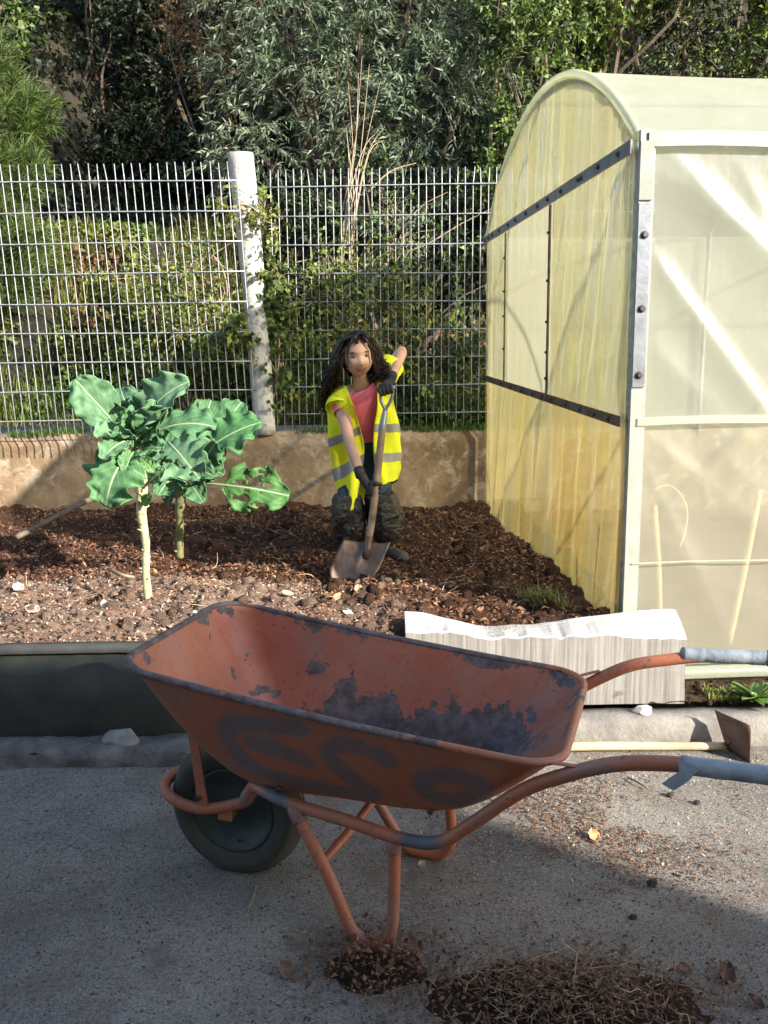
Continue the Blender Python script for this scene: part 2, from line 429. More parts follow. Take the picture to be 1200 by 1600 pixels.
# ------------------------------------------------------------------ house behind the camera, it shades the yard
hs = empty('house', (0, -3.6, 0), 'pale rendered house at the edge of the yard', 'house')
v, f = box_vf(-9, 5.42, -6.2, -1.25, 0, 3.75); mesh('wall', v, f, M['render'], hs)
v, f = [(-9.3, -1.2, 3.752), (5.43, -1.2, 3.752), (5.43, -6.4, 3.752), (-9.3, -6.4, 3.752), (-9.3, -3.8, 4.7), (5.43, -3.8, 4.7)], \
       [(0, 3, 2, 1), (0, 1, 5, 4), (2, 3, 4, 5), (1, 2, 5), (0, 4, 3)]
mesh('roof', v, f, M['roof'], hs)

# ------------------------------------------------------------------ wire mesh fence
def wire_seg(pts, r): return tube(pts, r, 6)
def fence_panel(label, x0, x1, Y, step, shear, seed, cut=None):
    t = empty('mesh_fence_panel', ((x0 + x1) / 2, Y, .82), label, 'fence', 'galvanised mesh fence panels')
    rr = random.Random(seed)
    px = lambda x, z: x - shear * (z - .8)
    rows = [2.53 - .2 * k for k in range(9)]
    for z in rows:
        pts = [(px(x, z), Y - .006 + .004 * math.sin(x * 3 + z * 9), z + .004 * math.sin(x * 2.1 + z * 5)) for x in np.linspace(x0, x1, 12)]
        v, f = wire_seg(pts, .0043); mesh('horizontal_wire', v, f, M['galv'], t, smooth=True)
    x = x0 + .02
    while x < x1:
        b = rr.uniform(-.012, .012) if rr.random() < .2 else rr.uniform(-.003, .003)
        pts = [(px(x, z), Y + .003 + .003 * math.sin(x * 5 + z * 4), z) for z in (.79, 1.2, 1.7, 2.2, 2.53)] + [(px(x, 2.65) + b, Y + rr.uniform(-.01, .01), 2.645 + rr.uniform(-.004, .004))]
        v, f = wire_seg(pts, .0035); mesh('vertical_wire', v, f, M['galv'], t, smooth=True)
        x += step
    return t
fence_panel('galvanised wire mesh fence panel left of the white post, its wires leaning', -3.6, -.885, 6.55, .0585, .04, 1)
fence_panel('galvanised wire mesh fence panel between the white post and the greenhouse', -.80, 1.95, 6.86, .055, -.004, 2)

# white round concrete post
def m_post():
    m, n, l, p = new_mat('white painted concrete')
    tc = n.new('ShaderNodeTexCoord'); s = n.new('ShaderNodeSeparateXYZ'); l.new(tc.outputs['Object'], s.inputs[0])
    c = mixc(n, l, ramp(n, l, noise(n, l, 22, 8, .7), .52, .64), (0.52, 0.505, 0.47), (0.25, 0.23, 0.20))
    topm = math_(n, l, 'ADD', s.outputs[2], math_(n, l, 'MULTIPLY', noise(n, l, 6, 5), .5))
    c = mixc(n, l, ramp(n, l, math_(n, l, 'SUBTRACT', topm, 1.2), .72, .95), c, (0.36, 0.33, 0.27))
    c = mixc(n, l, ramp(n, l, noise(n, l, 9, 8, .75), .6, .68), c, (0.2, 0.18, 0.13))
    l.new(c, p.inputs['Base Color']); p.inputs['Roughness'].default_value = .85
    bump(n, l, p, noise(n, l, 45, 6), .6, .008)
    return m
pb, pt = Vector((-.865, 6.80, .79)), Vector((-.965, 6.78, 2.745))
rings = []
for k in range(30):
    u = k / 29; c = pb.lerp(pt, u) + Vector((.012 * math.sin(u * 3.1), 0, 0)); r = .078 + .012 * u + .0015 * float(fbm(u * 9, 0, 81))
    if k == 29: r *= .96
    rings.append([(c.x + math.cos(a) * (r + .0012 * float(vn(a * 2, u * 12, 5))), c.y + math.sin(a) * r, c.z + (.006 * math.sin(a) if k == 29 else 0)) for a in np.linspace(0, 2 * math.pi, 24, endpoint=False)])
v, f = loft(rings)
o = mesh('fence_post', np.array(v) - np.array(pb), f, m_post(), smooth=True); o.location = pb
tag(o, 'thick round white concrete fence post standing on the low wall', 'fence post')

# ------------------------------------------------------------------ greenhouse
def m_film(name, ca, cb, trans, tl, rough, gl):
    m, n, l, p = new_mat(name)
    tc = n.new('ShaderNodeTexCoord'); mp = n.new('ShaderNodeMapping'); l.new(tc.outputs['Object'], mp.inputs[0]); mp.inputs['Scale'].default_value = (7, 7, .6)
    c = mixc(n, l, ramp(n, l, noise(n, l, 1.0, 5, vec=mp.outputs[0]), .38, .62), ca, cb)
    d = n.new('ShaderNodeBsdfDiffuse'); t = n.new('ShaderNodeBsdfTranslucent'); l.new(c, d.inputs[0]); l.new(c, t.inputs[0])
    a = n.new('ShaderNodeMixShader'); a.inputs[0].default_value = tl; l.new(d.outputs[0], a.inputs[1]); l.new(t.outputs[0], a.inputs[2])
    tr = n.new('ShaderNodeBsdfTransparent'); l.new(mixc(n, l, .7, c, (1, 1, 1)), tr.inputs[0])
    b = n.new('ShaderNodeMixShader'); b.inputs[0].default_value = trans; l.new(a.outputs[0], b.inputs[1]); l.new(tr.outputs[0], b.inputs[2])
    g = n.new('ShaderNodeBsdfGlossy'); g.inputs['Roughness'].default_value = rough; g.inputs[0].default_value = (1, 1, 1, 1)
    lw = n.new('ShaderNodeLayerWeight'); lw.inputs[0].default_value = .25
    e = n.new('ShaderNodeMixShader'); l.new(math_(n, l, 'ADD', math_(n, l, 'MULTIPLY', lw.outputs[0], gl), .04), e.inputs[0])
    l.new(b.outputs[0], e.inputs[1]); l.new(g.outputs[0], e.inputs[2])
    mp2 = n.new('ShaderNodeMapping'); l.new(tc.outputs['Object'], mp2.inputs[0]); mp2.inputs['Scale'].default_value = (60, 60, 1.5)
    nb = bump(n, l, None, noise(n, l, 1.0, 3, vec=mp2.outputs[0]), .12, .004)
    nb = bump(n, l, None, noise(n, l, 3.0, 4), .25, .02, nb)
    for s in (d, g, t): l.new(nb, s.inputs['Normal'])
    l.new(e.outputs[0], n['Material Output'].inputs[0])
    n.remove(p)
    return m
M['film_end'] = m_film('yellowed film', (0.88, 0.85, 0.58), (0.86, 0.78, 0.36), .50, .66, .25, .34)
M['film_low'] = m_film('yellowest film', (0.88, 0.80, 0.40), (0.84, 0.66, 0.18), .48, .66, .22, .34)
M['film_door'] = m_film('door film', (0.88, 0.86, 0.66), (0.85, 0.81, 0.55), .5, .66, .3, .15)
M['film_side'] = m_film('pale film', (0.90, 0.92, 0.80), (0.86, 0.90, 0.76), .52, .70, .30, .34)
M['film_roof'] = m_film('roof film', (0.76, 0.78, 0.58), (0.68, 0.71, 0.48), .55, .45, .45, .12)
M['tape'] = mat_simple('white film tape', (0.36, 0.37, 0.32), (0.28, 0.29, 0.24), 12, .45, bs=30, bstr=.4)
P0 = np.array([.93, 3.5]); E_ = np.array([-.18, 3.2]); L_ = np.array([1.0, .07])
NE = np.array([-3.2, -.18, 0]) / 3.205          # outward from the end face
NS = np.array([.07, -1.0, 0]) / 1.0025          # outward from the long side
def G(s, l, z): q = P0 + s * E_ + l * L_; return np.array([q[0], q[1], z])
def arch(s):
    Rr = (1.6 ** 2 + .545 ** 2) / 1.09
    return 2.175 - .035 * s + math.sqrt(max(Rr * Rr - (1.6 * (2 * s - 1)) ** 2, 0)) - (Rr - .545)
bar_hi = lambda s: 2.145 - .02 * s
bar_lo = lambda s: 1.165 + .025 * s
gh = empty('greenhouse', (2.9, 5.2, .15), 'tunnel greenhouse covered in yellowing translucent plastic film', 'greenhouse')
def end_film(name, m, s0, s1, z0f, z1f, ns, nt, amp, diag=0, seed=0, sharp=1, label=None):
    def f(u, v):
        s = s0 + (s1 - s0) * u; za, zb = z0f(s), z1f(s); z = za + (zb - za) * v
        q = s * 3.2 + diag * (z - za)
        edge = min(1, 6 * min(v, 1 - v) + .15) * min(1, 12 * min(u, 1 - u) + .2)
        w = float(fbm(q * 3.2, z * .35, seed, 3)) * .9
        w += sharp * .8 * max(0, 1 - abs(float(vn(q * 3.4, z * .5, seed + 9))) * 9) * .55
        w += .35 * float(fbm(q * 13, z * .9, seed + 3, 2))
        return G(s, 0, z) + NE * (.012 + amp * w * edge)
    v, fc = grid_vf(ns, nt, f); o = mesh(name, v, fc, m, gh, smooth=True)
    return tag(o, label)
end_film('gable_film', M['film_end'], .001, .999, bar_hi, arch, 170, 40, .04, .12, 101)
end_film('end_film', M['film_end'], .752, .998, lambda s: bar_lo(s), lambda s: bar_hi(s), 60, 40, .035, .05, 111)
end_film('door_film', M['film_door'], .388, .748, bar_lo, bar_hi, 40, 40, .006, .2, 121, 0)
end_film('end_film', M['film_end'], .002, .384, bar_lo, bar_hi, 110, 50, .045, .34, 131)
end_film('skirt_film', M['film_low'], .002, .998, lambda s: .10, bar_lo, 220, 56, .045, .20, 141)
def strip(name, m, pts, wdir, w, th, nrm, parent=gh, seed=0):
    rings = []
    for p in pts:
        p = np.array(p); a = np.array(wdir) * w / 2; b = np.array(nrm) * th / 2
        rings.append([p - a - b, p + a - b, p + a + b, p - a + b])
    v, f = loft(rings); return mesh(name, v, f, m, parent)
up = np.array([0, 0, 1.0])
hi = strip('clamp_strip', M['flash'], [G(s, 0, bar_hi(s)) + NE * .035 for s in np.linspace(-.004, 1, 12)], up, .05, .006, NE)
lo = strip('clamp_strip', M['rust'], [G(s, 0, bar_lo(s)) + NE * .038 for s in np.linspace(.0, 1, 12)], up, .04, .006, NE)
lo['label'] = 'dark rusty lower clamp strip'
d1 = strip('door_strip', M['rust'], [G(.386, 0, z) + NE * .03 for z in np.linspace(1.19, 2.11, 6)], np.array([E_[0], E_[1], 0]) / 3.205, .035, .006, NE)
d2 = strip('door_strip', M['rust'], [G(.75, 0, z) + NE * .03 for z in np.linspace(1.2, 2.10, 6)], np.array([E_[0], E_[1], 0]) / 3.205, .025, .006, NE)
def screw(p, nrm, parent, r=.009):
    p = np.array(p); nrm = np.array(nrm); a = unit(np.cross(nrm, up)); b = np.cross(nrm, a)
    rings = [[p + nrm * h + (a * math.cos(t) + b * math.sin(t)) * rr for t in np.linspace(0, 2 * math.pi, 10, endpoint=False)] for h, rr in ((0, r * 1.3), (.003, r * 1.3), (.0035, r), (.010, r * .8))]
    v, f = loft(rings); return mesh('screw', v, f, M['screw'], parent)
for s in (.04, .12, .20, .215, .31, .39, .46, .55, .64, .71, .80, .88, .93, .97): screw(G(s, 0, bar_hi(s)) + NE * .0385, NE, hi)
for s in (.04, .1, .17, .25, .34, .40, .47, .56, .66, .76, .86, .95): screw(G(s, 0, bar_lo(s)) + NE * .0415, NE, lo)
for z in (1.27, 1.4, 1.55, 1.75, 1.98): screw(G(.386, 0, z) + NE * .0335, NE, d1, .007)
for z in (1.4, 1.6, 1.75, 1.95): screw(G(.75, 0, z) + NE * .0335, NE, d2, .007)
# film wrapped over the end hoop
v, f = tube([G(s, -.005, arch(s) + .006) for s in np.linspace(0, 1, 60)], .020, 10); mesh('hoop_edge', v, f, M['film_roof'], gh, smooth=True)
# roof
def rf(u, v):
    s = u; l = v * 6.5
    sag = -.03 * math.sin(math.pi * min(1, l / 1.6)) * (1 if l < 1.6 else .0) - (.03 * abs(math.sin(math.pi * l / 1.6)) if l >= 1.6 else 0)
    p = G(s, l, arch(s) + .018 + sag * (.4 + .6 * math.sin(math.pi * s)) + .006 * float(fbm(s * 6, l * 1.5, 151)))
    return p
v, f = grid_vf(60, 90, rf); mesh('roof_film', v, f, M['film_roof'], gh, smooth=True)
# long side facing the yard
ridges = [(.07, 2.16, -.94, .019, .040), (.0, 1.84, -1.24, .017, .032), (.0, 2.10, -.62, .008, .05), (.3, 2.17, -1.5, .006, .04), (.0, 1.5, -.9, .007, .05), (.75, 2.16, -1.15, .009, .035), (.45, 2.16, -.75, .012, .04), (.02, 1.15, -.80, .010, .045), (.0, 1.12, -1.9, .007, .04),
          (.9, 2.16, -.85, .012, .06), (.25, 1.14, -1.0, .010, .07), (.6, 1.14, -.6, .008, .05), (1.2, 2.1, -.9, .015, .05), (-.3, 1.0, -.7, .008, .05)]
def side(u, v):
    l = u * 6.5; z = .17 + v * (2.185 - .17)
    w = .010 * float(fbm(l * 1.2, z * 1.2, 161, 3))
    for l0, z0, k, a, wd in ridges:
        if l > l0:
            d = ((z - z0) - k * (l - l0)) / math.sqrt(1 + k * k); t = (l - l0)
            ww = wd * (.7 + .9 * t); w += a * math.exp(-(abs(d) / ww if d > 0 else abs(d) / ww / 1.9) ** 1.6) * min(1, t * 7) * math.exp(-t * .5)
    edge = min(1, v * 8 + .1) * min(1, (1 - v) * 12) * min(1, l * 10 + .05)
    return G(0, l, z) + NS * (.006 + w * edge)
us = 330; v, f = grid_vf(us, 150, lambda u, v: side(u ** 1.5, v)); mesh('side_film', v, f, M['film_side'], gh, smooth=True)
def side_band(name, m, z, w, dz=0, l1=6.5, off=.034):
    rings = []
    for l in np.linspace(.02, l1, 60):
        zz = z + dz * l + .004 * math.sin(l * 7); p = G(0, l, zz) + NS * (off + .004 * math.sin(l * 5))
        rings.append([p - up * w / 2, p + up * w / 2, p + up * w / 2 + NS * .003, p - up * w / 2 + NS * .003])
    v, f = loft(rings); return mesh(name, v, f, m, gh)
side_band('seam_tape', M['tape'], 2.165, .05, 0); side_band('seam_tape', M['film_side'], 1.165, .03, .01)
side_band('seam_line', M['film_side'], .62, .005, .005)
# back wall of film, and far end
v, f = grid_vf(40, 12, lambda u, v: G(1, u * 6.5, .3 + v * 1.85)); mesh('back_film', v, f, M['film_side'], gh, smooth=True)
v, f = grid_vf(30, 12, lambda u, v: G(u, 6.5, .15 + v * (arch(u) - .15))); mesh('far_end_film', v, f, M['film_end'], gh, smooth=True)
# corner
strip('corner_tape', M['tape'], [G(0, .02, z) + NS * .02 + NE * .0 for z in np.linspace(.15, 2.2, 8)], np.array([1, .07, 0]), .055, .02, NS)
cp = strip('corner_strip', M['flash'], [G(0, .016, z) + NS * .034 for z in np.linspace(1.295, 1.95, 4)], np.array([1, .07, 0]), .046, .006, NS)
for z in (1.34, 1.58, 1.84): screw(G(0, .018, z) + NS * .038, NS, cp, .011)
v, f = obox_vf(G(0, .016, 2.06) + NS * .03, np.array([.024, 0, 0]), NS * .008, up * .10); mesh('corner_patch', v, f, M['tape'], gh)
# bottom hem, rolled in two folds
for z, r, off in ((.165, .026, .035), (.215, .02, .02)):
    v, f = tube([G(0, l, z + .006 * math.sin(l * 4)) + NS * off for l in np.linspace(.0, 6.4, 50)], r, 10); mesh('hem_roll', v, f, M['film_side'], gh, smooth=True)
# frame inside
for l in (.012, 1.55, 3.1, 4.65, 6.3):
    pts = [G(.012, l, .1), G(.012, l, 1.2), G(.012, l, 2.1)] + [G(s, l, arch(s) - .02) for s in np.linspace(.02, .98, 30)] + [G(.985, l, 1.2), G(.985, l, .3)]
    v, f = tube(pts, .016, 8); mesh('hoop', v, f, M['galv'], gh, smooth=True)
for s, z in ((.5, arch(.5) - .045),): 
    v, f = tube([G(s, 0, z), G(s, 6.4, z)], .014, 8); mesh('ridge_pole', v, f, M['galv'], gh, smooth=True)
M['cane'] = mat_simple('pale cane', (0.78, 0.62, 0.34), (0.6, 0.45, 0.22), 20, .6)
def thing_tube(name, label, cat, pts, r, m, k=4, n=8, group=None):
    v, f = tube(pts, r, n, k); c = np.array(pts[0], float)
    o = mesh(name, np.array(v) - c, f, m, smooth=True); o.location = c; return tag(o, label, cat, group)
thing_tube('cane', 'short pale cane upright inside the greenhouse near its corner', 'cane', [(1.15, 3.72, .2), (1.135, 3.72, .5), (1.10, 3.71, .80)], .012, M['cane'])
thing_tube('cane', 'pale cane leaning to the right inside the greenhouse', 'cane', [(1.44, 3.72, .2), (1.485, 3.72, .5), (1.53, 3.72, .86)], .013, M['cane'])
thing_tube('hose', 'thin pale hose arching over the short cane inside the greenhouse', 'hose',
           [(1.10, 3.74, .86), (1.16, 3.74, .88), (1.215, 3.74, .84), (1.245, 3.74, .77), (1.24, 3.74, .68), (1.22, 3.74, .62)], .004, M['cane'])

# ------------------------------------------------------------------ vegetation
def twig_leaves(starts, dirs, tl, lpt, L, W, cols, jit, spread, bend, droop):
    n = len(starts); k = lpt
    u = np.tile(np.linspace(.12, 1, k), n); i = np.repeat(np.arange(n), k)
    tlv = tl * (.6 + .8 * rng.random(n))[i]
    P = starts[i] + dirs[i] * (u * tlv)[:, None] + np.array([0, 0, -1.0]) * (droop * u * u * tlv)[:, None]
    D = dirs[i] * .6 + rdir(n * k) * spread + np.array([0, 0, -.25 * (droop > 0)])
    N = rdir(n * k) * .9 + np.array([.3, -.6, .6])
    Ln = L * (.6 + .7 * rng.random(n * k)); Wd = W * (.7 + .5 * rng.random(n * k))
    tw = (1 + rng.uniform(-.3, .3, n))[i][:, None]
    V, Fq = leaves_vf(P, D, N, Ln, Wd, bend)
    return V, Fq, tints(n * k, cols, jit) * np.repeat(tw, 5, 0)
def shrub(name, label, cat, base, lobes, nt, lpt, L, W, cols, tl=.3, spread=.7, bend=.15, droop=.1, up_=.3, jit=.3, limbs=10, trunk=.03, group=None, m='leaf', inner=.35, limbcol=None):
    """lobes: (centre, radii, weight)"""
    base = Vector(base); t = empty(name, base, label, cat, group)
    w = np.array([q[2] for q in lobes], float); w /= w.sum(); li = rng.choice(len(lobes), nt, p=w)
    C_ = np.array([q[0] for q in lobes], float)[li]; R_ = np.array([q[1] for q in lobes], float)[li]
    d = rdir(nt); rr = (inner + (1 - inner) * rng.random(nt)) ** .6
    S = C_ + d * R_ * rr[:, None]
    # clumping: pull starts towards random clump centres
    nc = max(6, nt // 22); ci = rng.integers(0, nt, nc); cc = S[ci]
    j = ((S[:, None, :] - cc[None]) ** 2).sum(2).argmin(1) if nt * nc < 4e6 else rng.integers(0, nc, nt)
    S = S + (cc[j] - S) * .45
    D = unit(d * .7 + rdir(nt) * .7 + np.array([0, 0, up_]))
    V, Fq, T = twig_leaves(S, D, tl, lpt, L, W, cols, jit, spread, bend, droop)
    mesh('foliage', V, Fq, M[m], t, tint=T)
    parts = []
    for k in range(limbs):
        e = S[rng.integers(0, nt)]; b = np.array(base)
        mid = b * .5 + e * .5 + rng.normal(size=3) * .12; mid2 = b * .2 + e * .8 + rng.normal(size=3) * .08
        parts.append(tube([b + rng.normal(size=3) * .02, mid, mid2, e], [trunk, trunk * .6, trunk * .4, trunk * .15], 5, 3, cap=False))
    for k in range(min(nt, 260)):
        q = rng.integers(0, nt); parts.append(tube([S[q] - D[q] * tl * .5, S[q], S[q] + D[q] * tl * .5, S[q] + D[q] * tl + np.array([0, 0, -droop * tl])], [.004, .0035, .003, .001], 3, cap=False))
    v, f = join_vf(parts); tag(mesh('branches', v, f, M[limbcol or 'bark'], t), kind='stuff')
    return t
M['stem'] = mat_simple('pale dry stem', (0.42, 0.33, 0.22), (0.26, 0.19, 0.12), 20, .8)
OL = [(.10, .135, .085), (.15, .19, .125), (.06, .085, .045), (.21, .25, .18)]
BR = [(.075, .12, .028), (.11, .165, .035), (.05, .08, .02), (.15, .20, .045)]
DK = [(.014, .024, .008), (.022, .035, .011), (.009, .014, .005)]  # near-black greens, the hollow's deep shade is put into the leaf colour
YG = [(.22, .24, .05), (.16, .20, .04), (.26, .22, .06), (.12, .16, .03)]
DRY = [(.22, .13, .055), (.16, .10, .045), (.3, .19, .09), (.12, .07, .03)]
PN = [(.10, .17, .045), (.14, .20, .06), (.17, .19, .06), (.07, .12, .03)]
# the grey olive in the middle
shrub('olive_tree', 'large grey green olive tree with narrow leaves above the fence', 'tree', (-.1, 8.9, 1.7),
      [((-.75, 8.4, 4.3), (.75, .6, .75), 2.4), ((.35, 8.5, 4.25), (.85, .6, .8), 2.6), ((-.1, 8.3, 3.5), (1.0, .5, .7), 2.2), ((.55, 8.2, 3.4), (.6, .5, .6), 1.2), ((-.9, 8.3, 3.3), (.45, .4, .8), 1.0), ((0, 8.6, 5.1), (1.2, .7, .5), 1.2), ((.1, 8.6, 6.2), (1.7, .9, .9), 2.4), ((-.6, 9.4, 4.6), (.6, .7, 1.0), 1.4)],  # topmost lobe, out of view, and rear lobe added to shade the hollow
      1750, 22, .075, .016, OL, tl=.34, spread=.55, droop=.25, up_=.25, limbs=26, trunk=.035)
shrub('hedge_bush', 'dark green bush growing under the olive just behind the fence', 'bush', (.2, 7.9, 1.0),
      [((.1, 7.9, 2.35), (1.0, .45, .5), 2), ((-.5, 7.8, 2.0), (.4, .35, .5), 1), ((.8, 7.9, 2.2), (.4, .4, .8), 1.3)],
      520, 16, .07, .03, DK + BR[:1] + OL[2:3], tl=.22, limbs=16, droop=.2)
shrub('laurel_bush', 'broad leaved green bush beside the rounded end of the greenhouse', 'bush', (1.05, 7.9, 1.2),
      [((1.15, 7.9, 3.5), (.38, .5, .9), 2), ((.95, 7.7, 2.5), (.35, .4, .6), 1.2), ((1.35, 8.2, 4.4), (.5, .5, .6), 1.4)],
      760, 17, .055, .026, BR + DK[:1], tl=.22, limbs=12)
tr = [((2.0, 8.9, 4.6), (.8, .7, .55), 'bright leaved tree rising behind the greenhouse crown', BR + YG[:1], .085, .045),
      ((3.2, 8.9, 4.4), (.8, .7, .7), 'dark leaved tree rising behind the roof at the right edge', BR[2:3] + DK + YG[1:2], .08, .03),
      ((4.3, 9.1, 4.7), (.9, .7, .8), 'yellowish leafy tree at the top right corner', YG + BR[:2], .09, .045),
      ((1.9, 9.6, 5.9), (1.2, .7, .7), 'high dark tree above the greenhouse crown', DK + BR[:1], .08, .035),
      ((3.9, 9.7, 6.2), (1.3, .8, .8), 'high green tree above the right end of the roof', BR + DK[:1], .08, .035)]
for c, r, lab, cols, ll, ww in tr:
    shrub('broadleaf_tree', lab, 'tree', (c[0], c[1] + .3, 2.6), [(c, r, 2), ((c[0] - .4, c[1], c[2] - .7), (r[0] * .7, r[1], .5), 1)], 800, 17, ll * .72, ww * .72, cols, tl=.24, limbs=12, trunk=.04, group='trees on the bank behind the greenhouse')
# left: feathery pine shrub and a broad leaved sprig above it
shrub('pine_shrub', 'feathery light green pine shrub at the left edge above the fence', 'shrub', (-3.5, 8.3, 1.6),
      [((-3.25, 8.0, 3.25), (.42, .4, .55), 2), ((-3.15, 7.6, 2.5), (.42, .3, .5), 1.6), ((-2.95, 7.4, 2.05), (.3, .2, .3), .8)],
      430, 60, .13, .005, PN, tl=.26, spread=.6, bend=.02, droop=-.05, up_=.5, limbs=14, trunk=.02)
shrub('laurel_shrub', 'glossy broad leaved shrub hanging in at the top left corner', 'shrub', (-4.0, 8.7, 3.0),
      [((-3.5, 8.5, 4.55), (.55, .4, .6), 2), ((-3.85, 8.3, 3.95), (.35, .4, .4), 1.2), ((-2.95, 8.6, 4.4), (.25, .3, .45), .6)],
      260, 14, .085, .042, BR[:3] + DK[:1], tl=.24, limbs=12)
shrub('dry_shrub', 'brown withered shrub in the dark gap left of the olive', 'shrub', (-1.6, 9.6, 2.8),
      [((-1.75, 9.5, 4.6), (.38, .3, .55), 2), ((-1.5, 9.3, 3.9), (.25, .3, .4), 1)],
      160, 16, .05, .022, DRY, tl=.22, m='dryleaf', limbs=10, trunk=.015)
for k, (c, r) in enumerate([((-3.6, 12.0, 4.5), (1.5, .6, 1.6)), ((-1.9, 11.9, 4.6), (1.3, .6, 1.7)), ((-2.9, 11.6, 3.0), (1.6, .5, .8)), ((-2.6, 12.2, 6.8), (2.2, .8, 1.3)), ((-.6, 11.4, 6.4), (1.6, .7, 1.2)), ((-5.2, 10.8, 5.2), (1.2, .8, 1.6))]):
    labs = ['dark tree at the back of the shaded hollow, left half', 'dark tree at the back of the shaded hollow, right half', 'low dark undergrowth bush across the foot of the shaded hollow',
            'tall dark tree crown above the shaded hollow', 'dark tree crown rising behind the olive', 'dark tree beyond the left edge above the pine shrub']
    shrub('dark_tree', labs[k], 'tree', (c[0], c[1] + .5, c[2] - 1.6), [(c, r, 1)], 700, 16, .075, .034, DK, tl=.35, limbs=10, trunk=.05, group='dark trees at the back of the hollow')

# climbing plants on the fence
def vine(label, pts, nt, cols, L, W, rad, tl=.14, name='climbing_vine'):
    base = Vector(pts[0]); t = empty(name, base, label, 'climbing plant', None)
    Pp = np.array(smooth_path(pts, 8)); i = rng.integers(0, len(Pp), nt)
    S = Pp[i] + rng.normal(size=(nt, 3)) * np.array(rad); D = unit(rdir(nt) + np.array([0, -.4, .15]))
    V, Fq, T = twig_leaves(S, D, tl, 7, L, W, cols, .3, .9, .1, .3)
    mesh('foliage', V, Fq, M['leaf'], t, tint=T)
    parts = [tube(Pp + rng.normal(size=3) * .01, .005, 5)]
    for k in range(min(60, nt)): parts.append(tube([Pp[i[k]], (Pp[i[k]] + S[k]) / 2 + rng.normal(size=3) * .02, S[k], S[k] + D[k] * tl], [.003, .0025, .002, .001], 3, cap=False))
    v, f = join_vf(parts); tag(mesh('stems', v, f, M['stem'], t), kind='stuff')
vine('yellowish creeper sprig wrapped round the upper half of the white post', [at(352, 345, 6.62), at(375, 322, 6.6), at(398, 330, 6.66), at(412, 352, 6.70), at(402, 310, 6.68)], 26, YG, .06, .026, (.05, .02, .05))
vine('green ivy climbing just right of the white post', [at(428, 620, 6.8), at(436, 540, 6.78), at(424, 470, 6.76), at(436, 440, 6.78), at(425, 400, 6.76)], 60, BR, .055, .048, (.05, .03, .07), .10)
vine('bright ivy leaves on the wires just left of the white post', [at(372, 540, 6.6), at(368, 505, 6.5), at(360, 510, 6.48), at(395, 540, 6.62)], 16, BR[1:] + YG[:1], .06, .055, (.04, .02, .03), .08)
vine('tangled creeper covering the middle of the right fence panel', [at(440, 600, 6.95), at(470, 480, 6.95), at(520, 420, 6.93), at(580, 440, 6.93), at(640, 480, 6.95), at(600, 540, 6.95), at(540, 500, 6.9), at(500, 440, 6.9)], 330, YG + BR, .05, .026, (.12, .07, .13), .2)
vine('thin creeper in the upper part of the right fence panel', [at(600, 500, 6.98), at(610, 400, 6.98), at(640, 360, 6.98), at(600, 330, 7.0)], 130, OL[1:3] + BR[:2], .05, .02, (.1, .07, .12), .2)
vine('low leafy creeper at the foot of the right fence panel', [at(640, 545, 7.0), at(690, 560, 7.0), at(745, 530, 7.0), at(745, 590, 7.0), at(670, 600, 6.96)], 150, BR[:3] + OL[2:3], .05, .034, (.12, .07, .08), .14)
vine('green creeper on the wires left of the white post', [at(270, 440, 6.75), at(330, 400, 6.75), at(350, 470, 6.75), at(290, 520, 6.8), at(230, 480, 6.85)], 230, BR + YG, .048, .024, (.15, .12, .14), .18)
# dry stems
def stems(label, segs, r=.006):
    c = np.array(segs[0][0], float); parts = [tube(s, [r, r * .8, r * .5, r * .25][:len(s)] if len(s) <= 4 else r, 5, 4, cap=False) for s in segs]
    v, f = join_vf(parts); o = mesh('dry_bush', np.array(v) - c, f, M['stem'], smooth=True); o.location = c; return tag(o, label, 'dry bush')
sg = []
for k in range(11):
    x0 = 540 + rng.uniform(-12, 12); x1 = 560 + rng.uniform(-30, 45); y1 = rng.uniform(60, 230)
    sg.append([at(x0, 470 + rng.uniform(-20, 60), 7.05), at(x0 + rng.uniform(-5, 18), 350, 7.0 + rng.uniform(-.03, .1)), at((x0 + x1) / 2 + 6, 240, 7.1 + rng.uniform(0, .2)), at(x1, y1, 7.3)])
stems('bundle of pale dry upright stems sticking up over the fence above the child', sg, .0062)
stems('long bleached branches slanting behind the right fence panel', [[at(600, 400, 7.1), at(660, 385, 7.1), at(720, 350, 7.1), at(785, 318, 7.1)], [at(680, 500, 7.1), at(720, 465, 7.1), at(770, 440, 7.1), at(790, 425, 7.1)], [at(560, 450, 7.1), at(610, 400, 7.1), at(650, 330, 7.1), at(700, 300, 7.1)], [at(575, 300, 7.1), at(610, 268, 7.1), at(650, 255, 7.1)]], .008)
sg = [[at(840 - 300 + x, y, 8.0), at(855 - 300 + x, y + 20, 7.9), at(x + 570, y + 60, 7.9)] for x, y in [(150, 110), (165, 120), (185, 115), (140, 150)]]
stems('curled bare grey twigs hanging out of the olive at the right', sg, .006)

